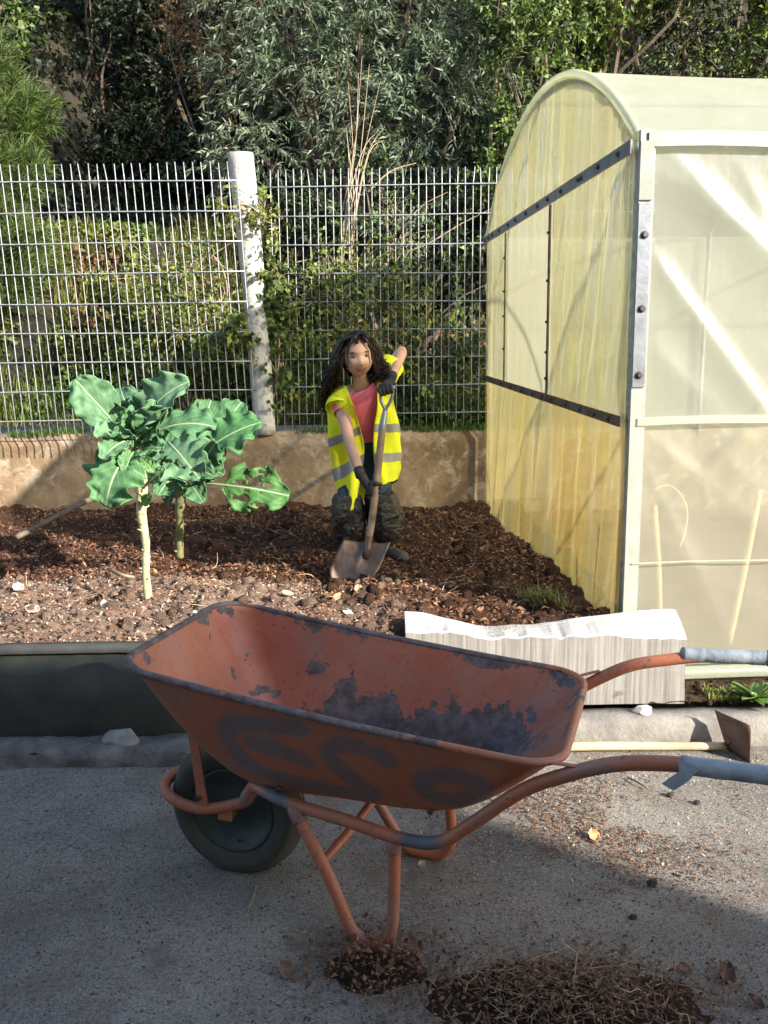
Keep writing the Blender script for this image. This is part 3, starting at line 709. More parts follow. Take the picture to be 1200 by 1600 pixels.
# grass and leafy cover of the bank, moss along the wall top
n = 52000
bx = rng.uniform(-4.6, 2.2, n); by = 6.97 + rng.random(n) ** 1.25 * 2.6
keep = fbm(bx * 2.1, by * 2.1, 201, 3) > -.28; bx, by = bx[keep], by[keep]; n = len(bx)
P = np.stack([bx, by, bank_z(bx, by) - .01], 1)
V, Fq = blades_vf(P, .04 + .2 * rng.random(n) ** 2.5 * (1 + 2.2 * np.clip(fbm(bx * 1.9, by * 1.9, 207, 3), 0, 1)), .006 + .006 * rng.random(n), rng.uniform(.2, 1.0, n))
k = fbm(bx * 1.2, by * 1.2, 203, 3)
T = np.where((k > 0.02)[:, None], np.array([.15, .19, .04]), np.array([.20, .19, .07])) * (1 + rng.uniform(-.4, .4, (n, 1))) * np.clip(1 + 1.5 * fbm(bx * 1.7, by * 2.3, 205, 3), .3, 1.7)[:, None]
tag(mesh('bank_grass', V, Fq, M['leaf'], tint=np.repeat(T, 5, 0)), 'dry and green grass tufts on the bank behind the fence', 'grass', kind='stuff')
n = 42000
bx = rng.uniform(-4.6, 2.2, n); by = 6.98 + rng.random(n) ** 1.2 * 2.4
keep = fbm(bx * 2.2, by * 2.2, 211, 3) > -.10; bx, by = bx[keep], by[keep]; n = len(bx)
P = np.stack([bx, by, bank_z(bx, by) + rng.uniform(.0, .12, n)], 1)
V, Fq = leaves_vf(P, rdir(n) + np.array([0, -.3, .2]), rdir(n) * .8 + np.array([.2, -.5, .8]), .03 + .035 * rng.random(n), .018 + .02 * rng.random(n))
k = fbm(bx * 1.4, by * 1.4, 213, 3)[:, None]
T = np.where(k > .05, np.array([.10, .16, .03]), np.where(k > -.25, np.array([.17, .19, .04]), np.array([.22, .13, .06]))) * (1 + rng.uniform(-.4, .4, (n, 1)))
tag(mesh('bank_leaves', V, Fq, M['leaf'], tint=np.repeat(T, 5, 0)), 'small leafy weeds and fallen leaves covering the bank', 'ground cover', kind='stuff')
n = 26000
bx = rng.uniform(-8, 2.5, n); by = 9.2 + rng.random(n) * 6.5; P = np.stack([bx, by, bank_z(bx, by) + rng.uniform(.0, .35, n)], 1)
V, Fq = leaves_vf(P, rdir(n) + np.array([0, -.3, -.2]), rdir(n) * .8 + np.array([.2, -.6, .6]), .07 + .08 * rng.random(n), .04 + .04 * rng.random(n))
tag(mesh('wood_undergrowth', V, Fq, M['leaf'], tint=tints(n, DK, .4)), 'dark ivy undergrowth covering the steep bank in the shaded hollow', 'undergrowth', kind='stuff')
n = 36000
bx = rng.uniform(-4.6, 1.0, n); by = 6.76 + rng.random(n) * .5
den = sstep(-.15, .15, fbm(bx * 2, by * 3, 221, 3)); keep = rng.random(n) < den; bx, by = bx[keep], by[keep]; n = len(bx)
zz = np.where(by < 6.98, .80 + .02 * fbm(bx * 3, bx * 0, 62, 4), bank_z(bx, np.maximum(by, 6.98)))
P = np.stack([bx, by, zz - .005], 1)
V, Fq = blades_vf(P, .015 + .06 * rng.random(n) ** 2, .004 + .003 * rng.random(n), rng.uniform(.1, .8, n))
T = np.array([.085, .15, .02]) * (1 + rng.uniform(-.45, .5, (n, 1)))
tag(mesh('moss_grass', V, Fq, M['leaf'], tint=np.repeat(T, 5, 0)), 'mossy green grass growing along the top of the low wall', 'moss', kind='stuff')

# mulch, chips, fibres and pale bits lying on the soil
def debris(name, label, x0, x1, y0, y1, n, L, W, cols, zf, dens=None, kind='stuff', cat='litter', jit=.35, lift=.006):
    x = rng.uniform(x0, x1, n); y = rng.uniform(y0, y1, n)
    if dens is not None:
        keep = rng.random(n) < dens(x, y); x, y = x[keep], y[keep]; n = len(x)
    P = np.stack([x, y, zf(x, y) + lift * rng.random(n)], 1)
    D = rdir(n) * np.array([1, 1, .35]); N = rdir(n) * .5 + np.array([0, 0, 1.0])
    V, Fq = leaves_vf(P, D, N, L * (.4 + 1.1 * rng.random(n) ** 2), W * (.5 + rng.random(n)), .3)
    return tag(mesh(name, V, Fq, M['chip'], tint=tints(n, cols, jit)), label, cat, kind=kind)
def in_bed(x, y): return (x < .93 - .05625 * (y - 3.5) - .03) & ((x < .04) | (y > 3.46))
BRN = [(.16, .078, .046), (.22, .12, .07), (.10, .05, .032), (.28, .16, .095), (.19, .09, .052)]
debris('soil_mulch', 'brown leaf mulch and bark bits strewn over the bed', -3, .95, 3.23, 6.7, 42000, .035, .014, BRN, soil_z,
       lambda x, y: in_bed(x, y) * (.35 + .65 * (fbm(x * 3, y * 3, 301, 3) > 0)) * np.where((x < -.3) & (y < 4.3), .3, 1))
debris('pale_litter', 'dry pale chips and straw bits on the sunlit front of the bed', -2.6, .3, 3.22, 4.4, 15000, .022, .008, [(.5, .38, .29), (.42, .31, .24), (.34, .24, .18), (.55, .44, .35)], soil_z,
       lambda x, y: .12 + .35 * (x < -.2) * (y < 4.3))
# thin roots and straws
def straws(name, label, n, xf, yf, zf, L, r, cols, wild=.5, cat='straw'):
    parts = []; T = []
    cols = np.array(cols)
    for k in range(n):
        x, y = xf(), yf(); p = np.array([x, y, float(zf(x, y)) + .004]); a = rng.uniform(0, 6.28); d = np.array([math.cos(a), math.sin(a), rng.uniform(-.05, .35) * wild])
        l = L * rng.uniform(.4, 1.3); pts = [p]
        for j in range(4):
            d = unit(d + rng.normal(size=3) * np.array([wild, wild, wild * .4])); q = pts[-1] + d * l / 4; q[2] = max(q[2], float(zf(q[0], q[1])) + .002); pts.append(q)
        v, f = tube(pts, [r, r, r * .8, r * .6, r * .3], 3, cap=False); parts.append((v, f)); T.append(np.repeat([cols[rng.integers(0, len(cols))] * rng.uniform(.7, 1.3)], len(v), 0))
    v, f = join_vf(parts); return tag(mesh(name, v, f, M['chip'], tint=np.concatenate(T)), label, cat, kind='stuff')
def bx_(a, b): return lambda: rng.uniform(a, b)
straws('root_straws', 'thin dry roots and straws lying across the dug soil', 420, bx_(-1.6, .75), bx_(3.4, 6.3), soil_z, .10, .0016, [(.3, .18, .1), (.45, .32, .2), (.2, .11, .06)])
flat = lambda x, y: np.zeros_like(np.asarray(x, float)) + .006
# grit and crumbs over the yard
g = lambda cx, cy, rx, ry: (lambda x, y: np.exp(-(((x - cx) / rx) ** 2 + ((y - cy) / ry) ** 2)))
d1_, d2_, d3_, d4_, d5_ = g(.60, 2.72, .22, .2), g(.72, 2.45, .22, .15), g(-.03, 1.99, .13, .085), g(.41, 1.85, .29, .125), g(.25, 2.85, .5, .28)
debris('yard_crumbs', 'soil crumbs and grit scattered over the yard', -.9, 1.5, 1.6, 3.16, 60000, .010, .006, BRN + [(.05, .045, .04)], flat,
       lambda x, y: np.clip(.045 + 1.3 * d1_(x, y) + 1.1 * d2_(x, y) + .9 * d3_(x, y) + .9 * d4_(x, y) + .35 * d5_(x, y), 0, 1) * (fbm(x * 6, y * 6, 311, 4) > -.1), lift=.003)
debris('yard_straw_bits', 'pale dry bits scattered over the sunlit yard', .1, 1.6, 2.3, 3.16, 3200, .014, .004, [(.4, .32, .24), (.5, .42, .3), (.3, .2, .13)], flat, lambda x, y: .3 + .6 * d1_(x, y), lift=.002)
debris('mulch_litter', 'shredded brown mulch dropped round the near leg of the wheelbarrow', -.3, .25, 1.78, 2.2, 2600, .020, .009, BRN[:3], lambda x, y: .006 + .03 * d3_(x, y), lambda x, y: d3_(x, y) ** .8, lift=.02)
def heap(name, label, cx, cy, rx, ry, h, seed):
    X, Y = np.meshgrid(np.linspace(cx - 2 * rx, cx + 2 * rx, 160), np.linspace(cy - 2 * ry, cy + 2 * ry, 90), indexing='ij')
    r2 = ((X - cx) / rx) ** 2 + ((Y - cy) / ry) ** 2
    Z = h * np.exp(-r2 * 1.3) * (1 + .5 * fbm(X * 14, Y * 14, seed, 3)) + .012 * fbm(X * 40, Y * 40, seed + 3, 3) * np.exp(-r2) - .006 + .006 * fbm(X * 12, Y * 12, seed + 5, 3)
    t = np.array([.13, .082, .056]) * (1 + .5 * fbm(X * 30, Y * 30, seed + 7, 2))[..., None]
    tag(mesh(name, np.stack([X, Y, Z], 2).reshape(-1, 3), grid_faces(160, 90), M['soil'], smooth=True, tint=t.reshape(-1, 3)), label, 'compost', kind='stuff')
heap('compost_mound', 'low dark mound of compost at the bottom edge of the yard', .41, 1.845, .27, .13, .055, 321)
heap('mulch_mound', 'small dark pile of mulch at the near leg of the wheelbarrow', -.03, 1.985, .12, .08, .034, 327)
debris('compost_heap', 'loose brown compost spilled at the bottom edge of the yard', -.1, .95, 1.6, 2.15, 9000, .020, .007, BRN[:3] + [(.2, .12, .07)], lambda x, y: .006 + .05 * d4_(x, y), lambda x, y: d4_(x, y) ** 1.1, lift=.025)
straws('straw_tangle', 'tangle of thin dry roots on the spilled compost', 340, lambda: rng.normal(.42, .12), lambda: rng.normal(1.86, .055), lambda x, y: .008 + .048 * np.exp(-(((x - .42) / .3) ** 2 + ((y - 1.9) / .15) ** 2)), .12, .0011, [(.42, .33, .22), (.3, .2, .12), (.2, .13, .08)], .6)
straws('straw_wisps', 'few straws caught under the near leg of the wheelbarrow', 50, lambda: rng.normal(-.02, .08), lambda: rng.normal(2.0, .06), lambda x, y: .012, .08, .0013, [(.3, .22, .14), (.16, .1, .06)], .6)
# clods of soil, built one by one in the bed's dark part and joined as uncountable crumbs
def clods(name, label, n, xf, yf, zf, r0, r1, m, tc, ok=lambda x, y: True):
    ico = bmesh.new(); bmesh.ops.create_icosphere(ico, subdivisions=2, radius=1); bv = np.array([v.co[:] for v in ico.verts]); bf = np.array([[v.index for v in f.verts] for f in ico.faces]); ico.free()
    V = []; Fq = []; T = []
    for k in range(n):
        x, y = xf(), yf()
        if not ok(x, y): continue
        r = r0 + (r1 - r0) * rng.random() ** 3; s = rng.uniform(.6, 1.2, 3) * r
        q = bv * (1 + .35 * fbm(bv[:, 0] * 2 + k * 3, bv[:, 1] * 2 + bv[:, 2] * 2, k, 3))[:, None] * s
        q = q @ np.array(Matrix.Rotation(rng.uniform(0, 6.28), 3, 'Z')).T + np.array([x, y, float(zf(x, y)) + r * .25])
        Fq.append(bf + 162 // 162 * sum(len(a) for a in V)); V.append(q); T.append(np.repeat([np.array(tc) * rng.uniform(.6, 1.4)], len(q), 0))
    return tag(mesh(name, np.concatenate(V), np.concatenate(Fq), m, tint=np.concatenate(T), smooth=True), label, 'soil clods', kind='stuff')
clods('soil_clods', 'lumps of dark earth lying in the bed', 900, bx_(-2.6, .85), bx_(3.3, 6.6), soil_z, .006, .035, M['soil'], (.10, .055, .035), lambda x, y: in_bed(x, y) and not (x < -.3 and y < 4.2))
clods('dry_clods', 'paler dry crumbs of earth on the front mound', 700, bx_(-2.6, .1), bx_(3.24, 4.2), soil_z, .005, .028, M['soil'], (.36, .26, .20))
clods('strip_clods', 'dark crumbs of earth between log and greenhouse foot', 160, bx_(1.1, 1.6), bx_(3.28, 3.5), lambda x, y: .125, .004, .018, M['soil'], (.10, .06, .04))

# ------------------------------------------------------------------ wheelbarrow
BO = np.array([-.385, 2.41]); bu = unit(np.array([.953, -.303])); bv_ = unit(np.array([.303, .953]))
def W(a, b, z): q = BO + a * bu + b * bv_; return np.array([q[0], q[1], z])
def m_barrow(name, inner):
    m, n, l, p = new_mat(name)
    a = n.new('ShaderNodeAttribute'); a.attribute_name = 'tint'; s = n.new('ShaderNodeSeparateColor'); l.new(a.outputs['Color'], s.inputs[0])
    if inner: o = mixc(n, l, ramp(n, l, noise(n, l, 6, 6), .35, .7), (0.34, 0.090, 0.042), (0.40, 0.145, 0.085))
    else: o = mixc(n, l, ramp(n, l, noise(n, l, 5, 6), .35, .7), (0.44, 0.145, 0.07), (0.34, 0.12, 0.065))
    o = mixc(n, l, ramp(n, l, noise(n, l, 3.5, 8, .75), .5, .75), o, (0.22, 0.12, 0.11))
    o = mixc(n, l, ramp(n, l, noise(n, l, 90, 5, .7), .6, .68), o, (0.07, 0.035, 0.03))
    # sprayed letters
    o = mixc(n, l, s.outputs[1], o, mixc(n, l, ramp(n, l, noise(n, l, 12, 5), .35, .7), (0.085, 0.10, 0.125), (0.13, 0.14, 0.16)))
    # bare patches where the paint has flaked off
    nz = noise(n, l, 13, 9, .62, dist=.25)
    k = math_(n, l, 'ADD', nz, s.outputs[0])
    bare = ramp(n, l, k, .665, .68)
    rc = mixc(n, l, ramp(n, l, noise(n, l, 30, 8, .7), .4, .62), (0.075, 0.05, 0.045), (0.15, 0.125, 0.125))
    c = mixc(n, l, bare, o, rc)
    dust = ramp(n, l, noise(n, l, 7, 8, .7), .5, .8)
    c = mixc(n, l, math_(n, l, 'MULTIPLY', dust, .32 if inner else .4), c, (0.34, 0.25, 0.20))
    c = mixc(n, l, math_(n, l, 'MULTIPLY', s.outputs[2], ramp(n, l, noise(n, l, 18, 8, .7), .3, .55)), c, (0.035, 0.026, 0.024))
    l.new(c, p.inputs['Base Color'])
    l.new(math_(n, l, 'ADD', math_(n, l, 'MULTIPLY', bare, .25), .5), p.inputs['Roughness'])
    inv = math_(n, l, 'SUBTRACT', 1.0, bare)
    b = bump(n, l, None, inv, .35, .0015); bump(n, l, p, noise(n, l, 60, 6), .25, .003, b)
    return m
M['tray_in'] = m_barrow('flaking orange paint inside', True); M['tray_out'] = m_barrow('orange paint with sprayed letters', False)
M['tubep'] = m_barrow('orange painted tube', False)
for nd in M['tubep'].node_tree.nodes:
    if nd.type == 'MIX' and tuple(round(q, 2) for q in nd.inputs[7].default_value[:3]) == (.34, .26, .21): nd.inputs[7].default_value = (.16, .09, .07, 1)
bar = empty('wheelbarrow', W(.3, 0, 0), 'battered orange wheelbarrow with flaking paint and grey sprayed letters on its side', 'wheelbarrow')
def rim_pt(t, off=0.0):
    """t 0..1 round the rim, rounded rectangle in plan, its height falls towards the handles"""
    a0, a1, hn, hr, rc = -.205, .888, .30, .295, .095
    per = [(a0 + rc, -1), (a1 - rc * 1.2, -1)]
    L1 = (a1 - a0 - 2 * rc); Ls = 2 * (.295 - rc); q = math.pi * rc / 2
    tot = 2 * L1 + 2 * Ls + 4 * q; d = (t % 1) * tot
    segs = [('l', L1), ('c', q), ('s', Ls), ('c', q), ('l', L1), ('c', q), ('s', Ls), ('c', q)]
    k = 0
    while d > segs[k][1] and k < 7: d -= segs[k][1]; k += 1
    f = d / segs[k][1]; H = .295 - rc; x0, x1 = a0 + rc, a1 - rc
    if k == 0: x, y = x0 + f * L1, -.295
    elif k == 1: x, y = x1 + rc * math.sin(f * math.pi / 2), -H - rc * math.cos(f * math.pi / 2)
    elif k == 2: x, y = a1, -H + f * Ls
    elif k == 3: x, y = x1 + rc * math.cos(f * math.pi / 2), H + rc * math.sin(f * math.pi / 2)
    elif k == 4: x, y = x1 - f * L1, .295
    elif k == 5: x, y = x0 - rc * math.sin(f * math.pi / 2), H + rc * math.cos(f * math.pi / 2)
    elif k == 6: x, y = a0, H - f * Ls
    else: x, y = x0 - rc * math.cos(f * math.pi / 2), -H - rc * math.sin(f * math.pi / 2)
    y *= 1.0 - .02 * (x - .3)
    z = .702 - .128 * (x - a0) / (a1 - a0) - .012 * math.sin(math.pi * (x - a0) / (a1 - a0))
    return x, y, z
NT, NR = 420, 60
def floor_pt(x, y):
    fx = .07 + (x + .185) / 1.11 * .53; fy = y / .295 * .125
    return fx, fy
def tray_surface(off):
    P = np.zeros((NT, NR, 3)); Lc = np.zeros((NT, NR, 3))
    for i in range(NT):
        x, y, z = rim_pt(i / NT); fx, fy = floor_pt(x, y)
        for j in range(NR):
            s = j / (NR - 1)
            if s < .8:
                q = s / .8; a = q; zf = 1 - (1 - q) ** 1.0
                zf = math.sin(q * math.pi / 2) ** .97 * .55 + q * .45
                xx = x + (fx - x) * a; yy = y + (fy - y) * a; zz = z + (.333 - z) * zf
            else:
                q = (s - .8) / .2; cx = .335
                xx = fx + (cx - fx) * q; yy = fy * (1 - q); zz = .333 - .004 * q
            Lc[i, j] = (xx, yy, zz)
    # push along the normal for the inside skin
    if off:
        c = np.array([.36, 0, .62]); d = c - Lc; d /= np.linalg.norm(d, axis=2, keepdims=True); Lc = Lc + d * off
    dn = .0035 * fbm(Lc[..., 0] * 9, Lc[..., 1] * 9 + Lc[..., 2] * 9, 401, 3)
    Lc[..., 2] += dn
    Pw = np.zeros_like(Lc); Pw[..., 0] = BO[0] + Lc[..., 0] * bu[0] + Lc[..., 1] * bv_[0]; Pw[..., 1] = BO[1] + Lc[..., 0] * bu[1] + Lc[..., 1] * bv_[1]; Pw[..., 2] = Lc[..., 2]
    return Pw, Lc
def ring_faces(a, b):
    i, j = np.meshgrid(np.arange(a), np.arange(b - 1), indexing='ij'); p = (i * b + j).ravel(); q = (((i + 1) % a) * b + j).ravel()
    return np.stack([p, q, q + 1, p + 1], 1)
STR = [[(.275, .585), (.13, .578), (.076, .556), (.066, .50), (.111, .42), (.203, .388), (.289, .385)],
       [(.135, .512), (.20, .50), (.259, .478)],
       [(.488, .521), (.43, .548), (.376, .552), (.335, .514), (.374, .443), (.42, .395), (.40, .372), (.302, .378)],
       [(.557, .449), (.59, .492), (.650, .503), (.705, .478), (.69, .435), (.629, .412), (.575, .42), (.557, .449)]]
def stroke_mask(x, z):
    best = np.full(x.shape, 9.0)
    for s in STR:
        Q = [q for q in smooth_path([(a, b, 0) for a, b in s], 5)]
        for a, b in zip(Q[:-1], Q[1:]):
            d = b[:2] - a[:2]; t = np.clip(((x - a[0]) * d[0] + (z - a[1]) * d[1]) / (d @ d + 1e-9), 0, 1)
            best = np.minimum(best, np.hypot(x - a[0] - t * d[0], z - a[1] - t * d[1]))
    return sstep(.035, .019, best + .006 * fbm(x * 22, z * 22, 411, 3))
Pw, Lc = tray_surface(0)
x, y, z = Lc[..., 0], Lc[..., 1], Lc[..., 2]
side_m = sstep(-.03, -.10, y)
T = np.zeros((NT, NR, 3)); T[..., 1] = stroke_mask(x, z) * side_m * .72
T[..., 0] = .10 * sstep(.36, .33, z) - .06
tray = mesh('tray', Pw.reshape(-1, 3), ring_faces(NT, NR), M['tray_out'], bar, smooth=True, tint=T.reshape(-1, 3))
Pi, Li = tray_surface(.005)
x, y, z = Li[..., 0], Li[..., 1], Li[..., 2]
rimz = .700 - .128 * (x + .185) / 1.11
w = .30 * sstep(.53, .42, z + .09 * fbm(x * 6, y * 6, 421, 3)) * sstep(.06, .26, x) + .15 * sstep(.05, .012, rimz - z) * (.35 + .65 * (y > .1)) + .09 * np.exp(-(((x - .03) / .12) ** 2)) * sstep(.64, .5, z) + .03 * (y > 0)
T = np.zeros((NT, NR, 3)); T[..., 0] = w; T[..., 2] = .9 * sstep(.44, .36, z + .06 * fbm(x * 8, y * 8, 425, 3)) * sstep(.0, .15, x)
mesh('tray_lining', Pi.reshape(-1, 3), ring_faces(NT, NR)[:, ::-1].copy(), M['tray_in'], tray, smooth=True, tint=T.reshape(-1, 3))
V = []
for i in range(NT):
    x, y, z = rim_pt(i / NT); c = np.array([x, y, z]); o2 = np.array([x - .36, y * 1.6, 0]); o2 /= np.linalg.norm(o2)
    for j in range(10):
        a = 2 * math.pi * j / 10; q = c + o2 * (.011 * math.cos(a) + .004) + np.array([0, 0, 1]) * .0095 * math.sin(a); V.append(W(*q))
Fr = np.concatenate([np.array([[i * 10 + j, i * 10 + (j + 1) % 10, ((i + 1) % NT) * 10 + (j + 1) % 10, ((i + 1) % NT) * 10 + j] for j in range(10)]) for i in range(NT)])
T = np.zeros((NT * 10, 3)); xx = np.repeat([rim_pt(i / NT)[0] for i in range(NT)], 10); yy = np.repeat([rim_pt(i / NT)[1] for i in range(NT)], 10)
T[:, 0] = .30 - .20 * sstep(.30, .75, xx) * sstep(.1, -.1, yy) - .17 * sstep(.6, .9, xx)
mesh('rim', V, Fr, M['tubep'], tray, smooth=True, tint=T)

def btube(name, pts, r, m=None, k=5, wear=.0, n=12, parent=bar, grey=None):
    v, f = tube([W(*p) for p in pts], r, n, k); v = np.array(v); T = np.zeros((len(v), 3)); T[:, 0] = wear
    if grey:
        loc = np.stack([(v[:, :2] - BO) @ bu, v[:, 2]], 1)
        for gx_, gw in grey: T[:, 1] = np.maximum(T[:, 1], sstep(gw, gw * .5, np.abs(loc[:, 0] - gx_)))
    return mesh(name, v, f, m or M['tubep'], parent, smooth=True, tint=T)
RT = .0165
near = [(.02, -.075, .255), (.06, -.10, .318), (.10, -.13, .33), (.18, -.16, .323), (.35, -.195, .318), (.50, -.215, .304), (.60, -.225, .315), (.68, -.24, .38), (.80, -.255, .49), (.90, -.28, .555), (1.0, -.305, .605), (1.1, -.32, .628), (1.2, -.325, .633), (1.50, -.325, .632)]
btube('frame_tube', near, RT, grey=[(.15, .05), (.555, .07)])
btube('frame_tube', [(a, -b, z + (.012 if a > 1.15 else 0)) for a, b, z in near if a < 1.3] + [(1.34, .325, .653)], RT)
btube('wheel_guard', [(.02, -.075, .255), (-.05, -.083, .232), (-.12, -.088, .222), (-.19, -.086, .235), (-.235, -.06, .25), (-.25, 0, .255), (-.235, .06, .25), (-.19, .086, .235), (-.12, .088, .222), (-.05, .083, .232), (.02, .075, .255)], RT * .95)
def flat(name, a, b, w, th, wear=.0, m=None, parent=bar, side=(0, 1, 0)):
    a, b = W(*a), W(*b); d = unit(b - a); s = W(*side) - W(0, 0, 0); s = unit(s - d * (s @ d)); nn = np.cross(d, s)
    v, f = obox_vf((a + b) / 2, d * np.linalg.norm(b - a) / 2, nn * w / 2, s * th / 2)
    return bevel(mesh(name, v, f, m or M['tubep'], parent, tint=np.repeat([[wear, 0, 0]], 8, 0)), .0015, 1)
flat('nose_strut', (-.125, -.095, .54), (-.095, -.095, .225), .030, .006)
flat('nose_strut', (-.125, .095, .54), (-.095, .095, .225), .030, .006)
flat('tray_bracket', (.850, -.262, .572), (.925, -.287, .582), .022, .004, side=(.0, .2, 1))
flat('tray_bracket', (.850, .262, .572), (.925, .290, .590), .022, .004, side=(.0, .2, 1))
RL = .0155
btube('leg', [(.205, -.17, .322), (.245, -.19, .27), (.315, -.215, .17), (.365, -.222, .06), (.385, -.224, .03), (.415, -.224, .016), (.45, -.224, .018), (.478, -.222, .05), (.485, -.215, .13), (.485, -.20, .30)], RL, grey=[(.19, .03)], k=6)
btube('leg', [(.19, .17, .322), (.23, .185, .27), (.30, .20, .17), (.37, .20, .06), (.40, .20, .025), (.45, .20, .015), (.50, .20, .022), (.53, .20, .06), (.53, .20, .13), (.515, .20, .30)], RL, k=6)
btube('leg_brace', [(.29, -.198, .19), (.33, -.05, .225), (.37, .10, .275), (.39, .18, .30)], .012, wear=.0)
# bolts, welds and mud on the frame
def bolt(name, p, d, parent, m='screw', r=.008):
    d = unit(np.array(d)); a = unit(np.cross(d, up + .01)); b = np.cross(d, a); p = np.array(p)
    v, f = loft([[p + d * h + (a * math.cos(t) + b * math.sin(t)) * r * k_ for t in np.linspace(0, 2 * math.pi, 6, endpoint=False)] for h, k_ in ((0, 1), (.006, 1), (.007, .7))])
    return mesh(name, v, f, M[m], parent)
for a_, z_ in ((.16, .352), (.56, .345)):
    for s_ in (-1, 1): bolt('bolt', W(a_, s_ * (.150 if a_ < .3 else .142), z_), W(0, s_, 0) - W(0, 0, 0), tray)
for s_ in (-1, 1):
    bolt('bolt', W(-.105, s_ * .100, .26), W(0, s_, 0) - W(0, 0, 0), bar, r=.007)
for p_, q_ in (((.205, -.17, .318), (.235, -.185, .285)), ((.485, -.206, .296), (.485, -.214, .26)), ((.02, -.075, .255), (.05, -.09, .30))):
    v, f = tube([W(*p_), (W(*p_) + W(*q_)) / 2, W(*q_)], [.0175, .0205, .017], 12, 3); v = np.array(v); v += .0012 * np.stack([fbm(v[:, 0] * 90, v[:, 2] * 90, k_, 2) for k_ in (1, 2, 3)], 1)
    mesh('weld', v, f, M['tubep'], bar, smooth=True, tint=np.repeat([[.05, .5, 0]], len(v), 0))
# taped grips
M['tape_grey'] = mat_simple('grey tape', (0.29, 0.33, 0.36), (0.19, 0.22, 0.25), 18, .5, bs=45, bstr=.5, bd=.006)
M['greencap'] = mat_simple('green rubber cap', (0.01, 0.10, 0.055), (0.01, 0.07, 0.04), 20, .5)
M['rubber'] = mat_simple('tyre rubber', (0.045, 0.045, 0.04), (0.075, 0.07, 0.055), 8, .85, bs=50, bstr=.4)
M['wheelrim'] = mat_simple('dark green wheel rim', (0.05, 0.072, 0.068), (0.03, 0.042, 0.04), 9, .6, .1)
def grip(x0, x1, v_, z0, z1, cap):
    parts = []; n_ = 40; rings = []
    for k in range(n_):
        u = k / (n_ - 1); c = W(x0 + (x1 - x0) * u, v_, z0 + (z1 - z0) * u)
        r = .0195 + .0003 * math.sin(u * 40) + .0018 * float(fbm(u * 12, v_, 431)); d = unit(W(1, 0, 0) - W(0, 0, 0)); s = np.cross(d, up)
        rings.append([c + up * math.sin(a) * (r + .0006 * math.sin(a * 2 + u * 20)) + s * math.cos(a) * r + d * .006 * math.sin(a + 1) for a in np.linspace(0, 2 * math.pi, 16, endpoint=False)])
    v, f = loft(rings); g_ = mesh('grip', v, f, M['tape_grey'], bar, smooth=True)
    if cap:
        v, f = tube([W(x1 - .004, v_, z1), W(x1 + .004, v_, z1), W(x1 + .010, v_, z1)], [.0215, .0215, .018], 16); mesh('end_cap', v, f, M['greencap'], g_, smooth=False)
    return g_
grip(1.135, 1.352, .325, .645, .655, True)
gn = grip(1.135, 1.50, -.325, .632, .632, True)
pts = [W(1.17, -.35, .640), W(1.128, -.348, .655), W(1.132, -.352, .628), W(1.10, -.356, .600), W(1.122, -.356, .588), W(1.15, -.354, .612)]
mesh('loose_tape_end', [tuple(p) for p in pts] + [tuple(p + np.array([0, .003, 0])) for p in pts], [(0, 1, 2), (0, 2, 5), (2, 3, 4), (2, 4, 5), (8, 7, 6), (11, 8, 6), (10, 9, 8), (11, 10, 8)], M['tape_grey'], gn)
# wheel
AX = W(0, 1, 0) - W(0, 0, 0); DX = W(1, 0, 0) - W(0, 0, 0)
wc = W(-.038, 0, .2)
wh = empty('wheel', wc - np.array(bar.location), None, None); wh.parent = bar
def revolve(name, prof, m, parent, n=64, c=wc, smooth=True):
    rings = []
    for k in range(n):
        a = 2 * math.pi * k / n; d = DX * math.cos(a) + up * math.sin(a)
        rings.append([c + d * r + AX * t for r, t in prof])
    v, f = loft(rings, False, True); return mesh(name, v, f, m, parent, smooth=smooth)
prof = [(.122, -.036), (.135, -.046), (.160, -.050), (.166, -.0505), (.168, -.049), (.172, -.050), (.176, -.047), (.179, -.046), (.184, -.040), (.187, -.036), (.190, -.0335), (.1905, -.028), (.196, -.024), (.197, -.016), (.1935, -.014), (.1935, -.011), (.199, -.009), (.2, .0)]
prof = prof + [(r, -t) for r, t in prof[-2::-1]]
revolve('tyre', prof, M['rubber'], wh, 96)
revolve('rim', [(.0, -.024), (.03, -.024), (.04, -.018), (.075, -.016), (.095, -.026), (.108, -.034), (.118, -.040), (.124, -.040), (.124, .040), (.118, .040), (.095, .026), (.04, .018), (0, .018)], M['wheelrim'], wh)
revolve('hub', [(.0, -.072), (.014, -.072), (.016, -.068), (.017, -.03), (.017, .03), (.016, .068), (.0, .072)], M['rust'], wh, 20)
v, f = tube([wc + AX * -.02 + up * -.098 + DX * .01, wc + AX * -.045 + up * -.088 + DX * .012], .004, 8); mesh('valve', v, f, M['rubber'], wh)
for sgn in (-1, 1):
    v, f = obox_vf(wc + AX * sgn * .082 + up * .018, DX * .02, up * .022, AX * .004); mesh('axle_bracket', v, f, M['tubep'], bar, tint=np.zeros((8, 3)))
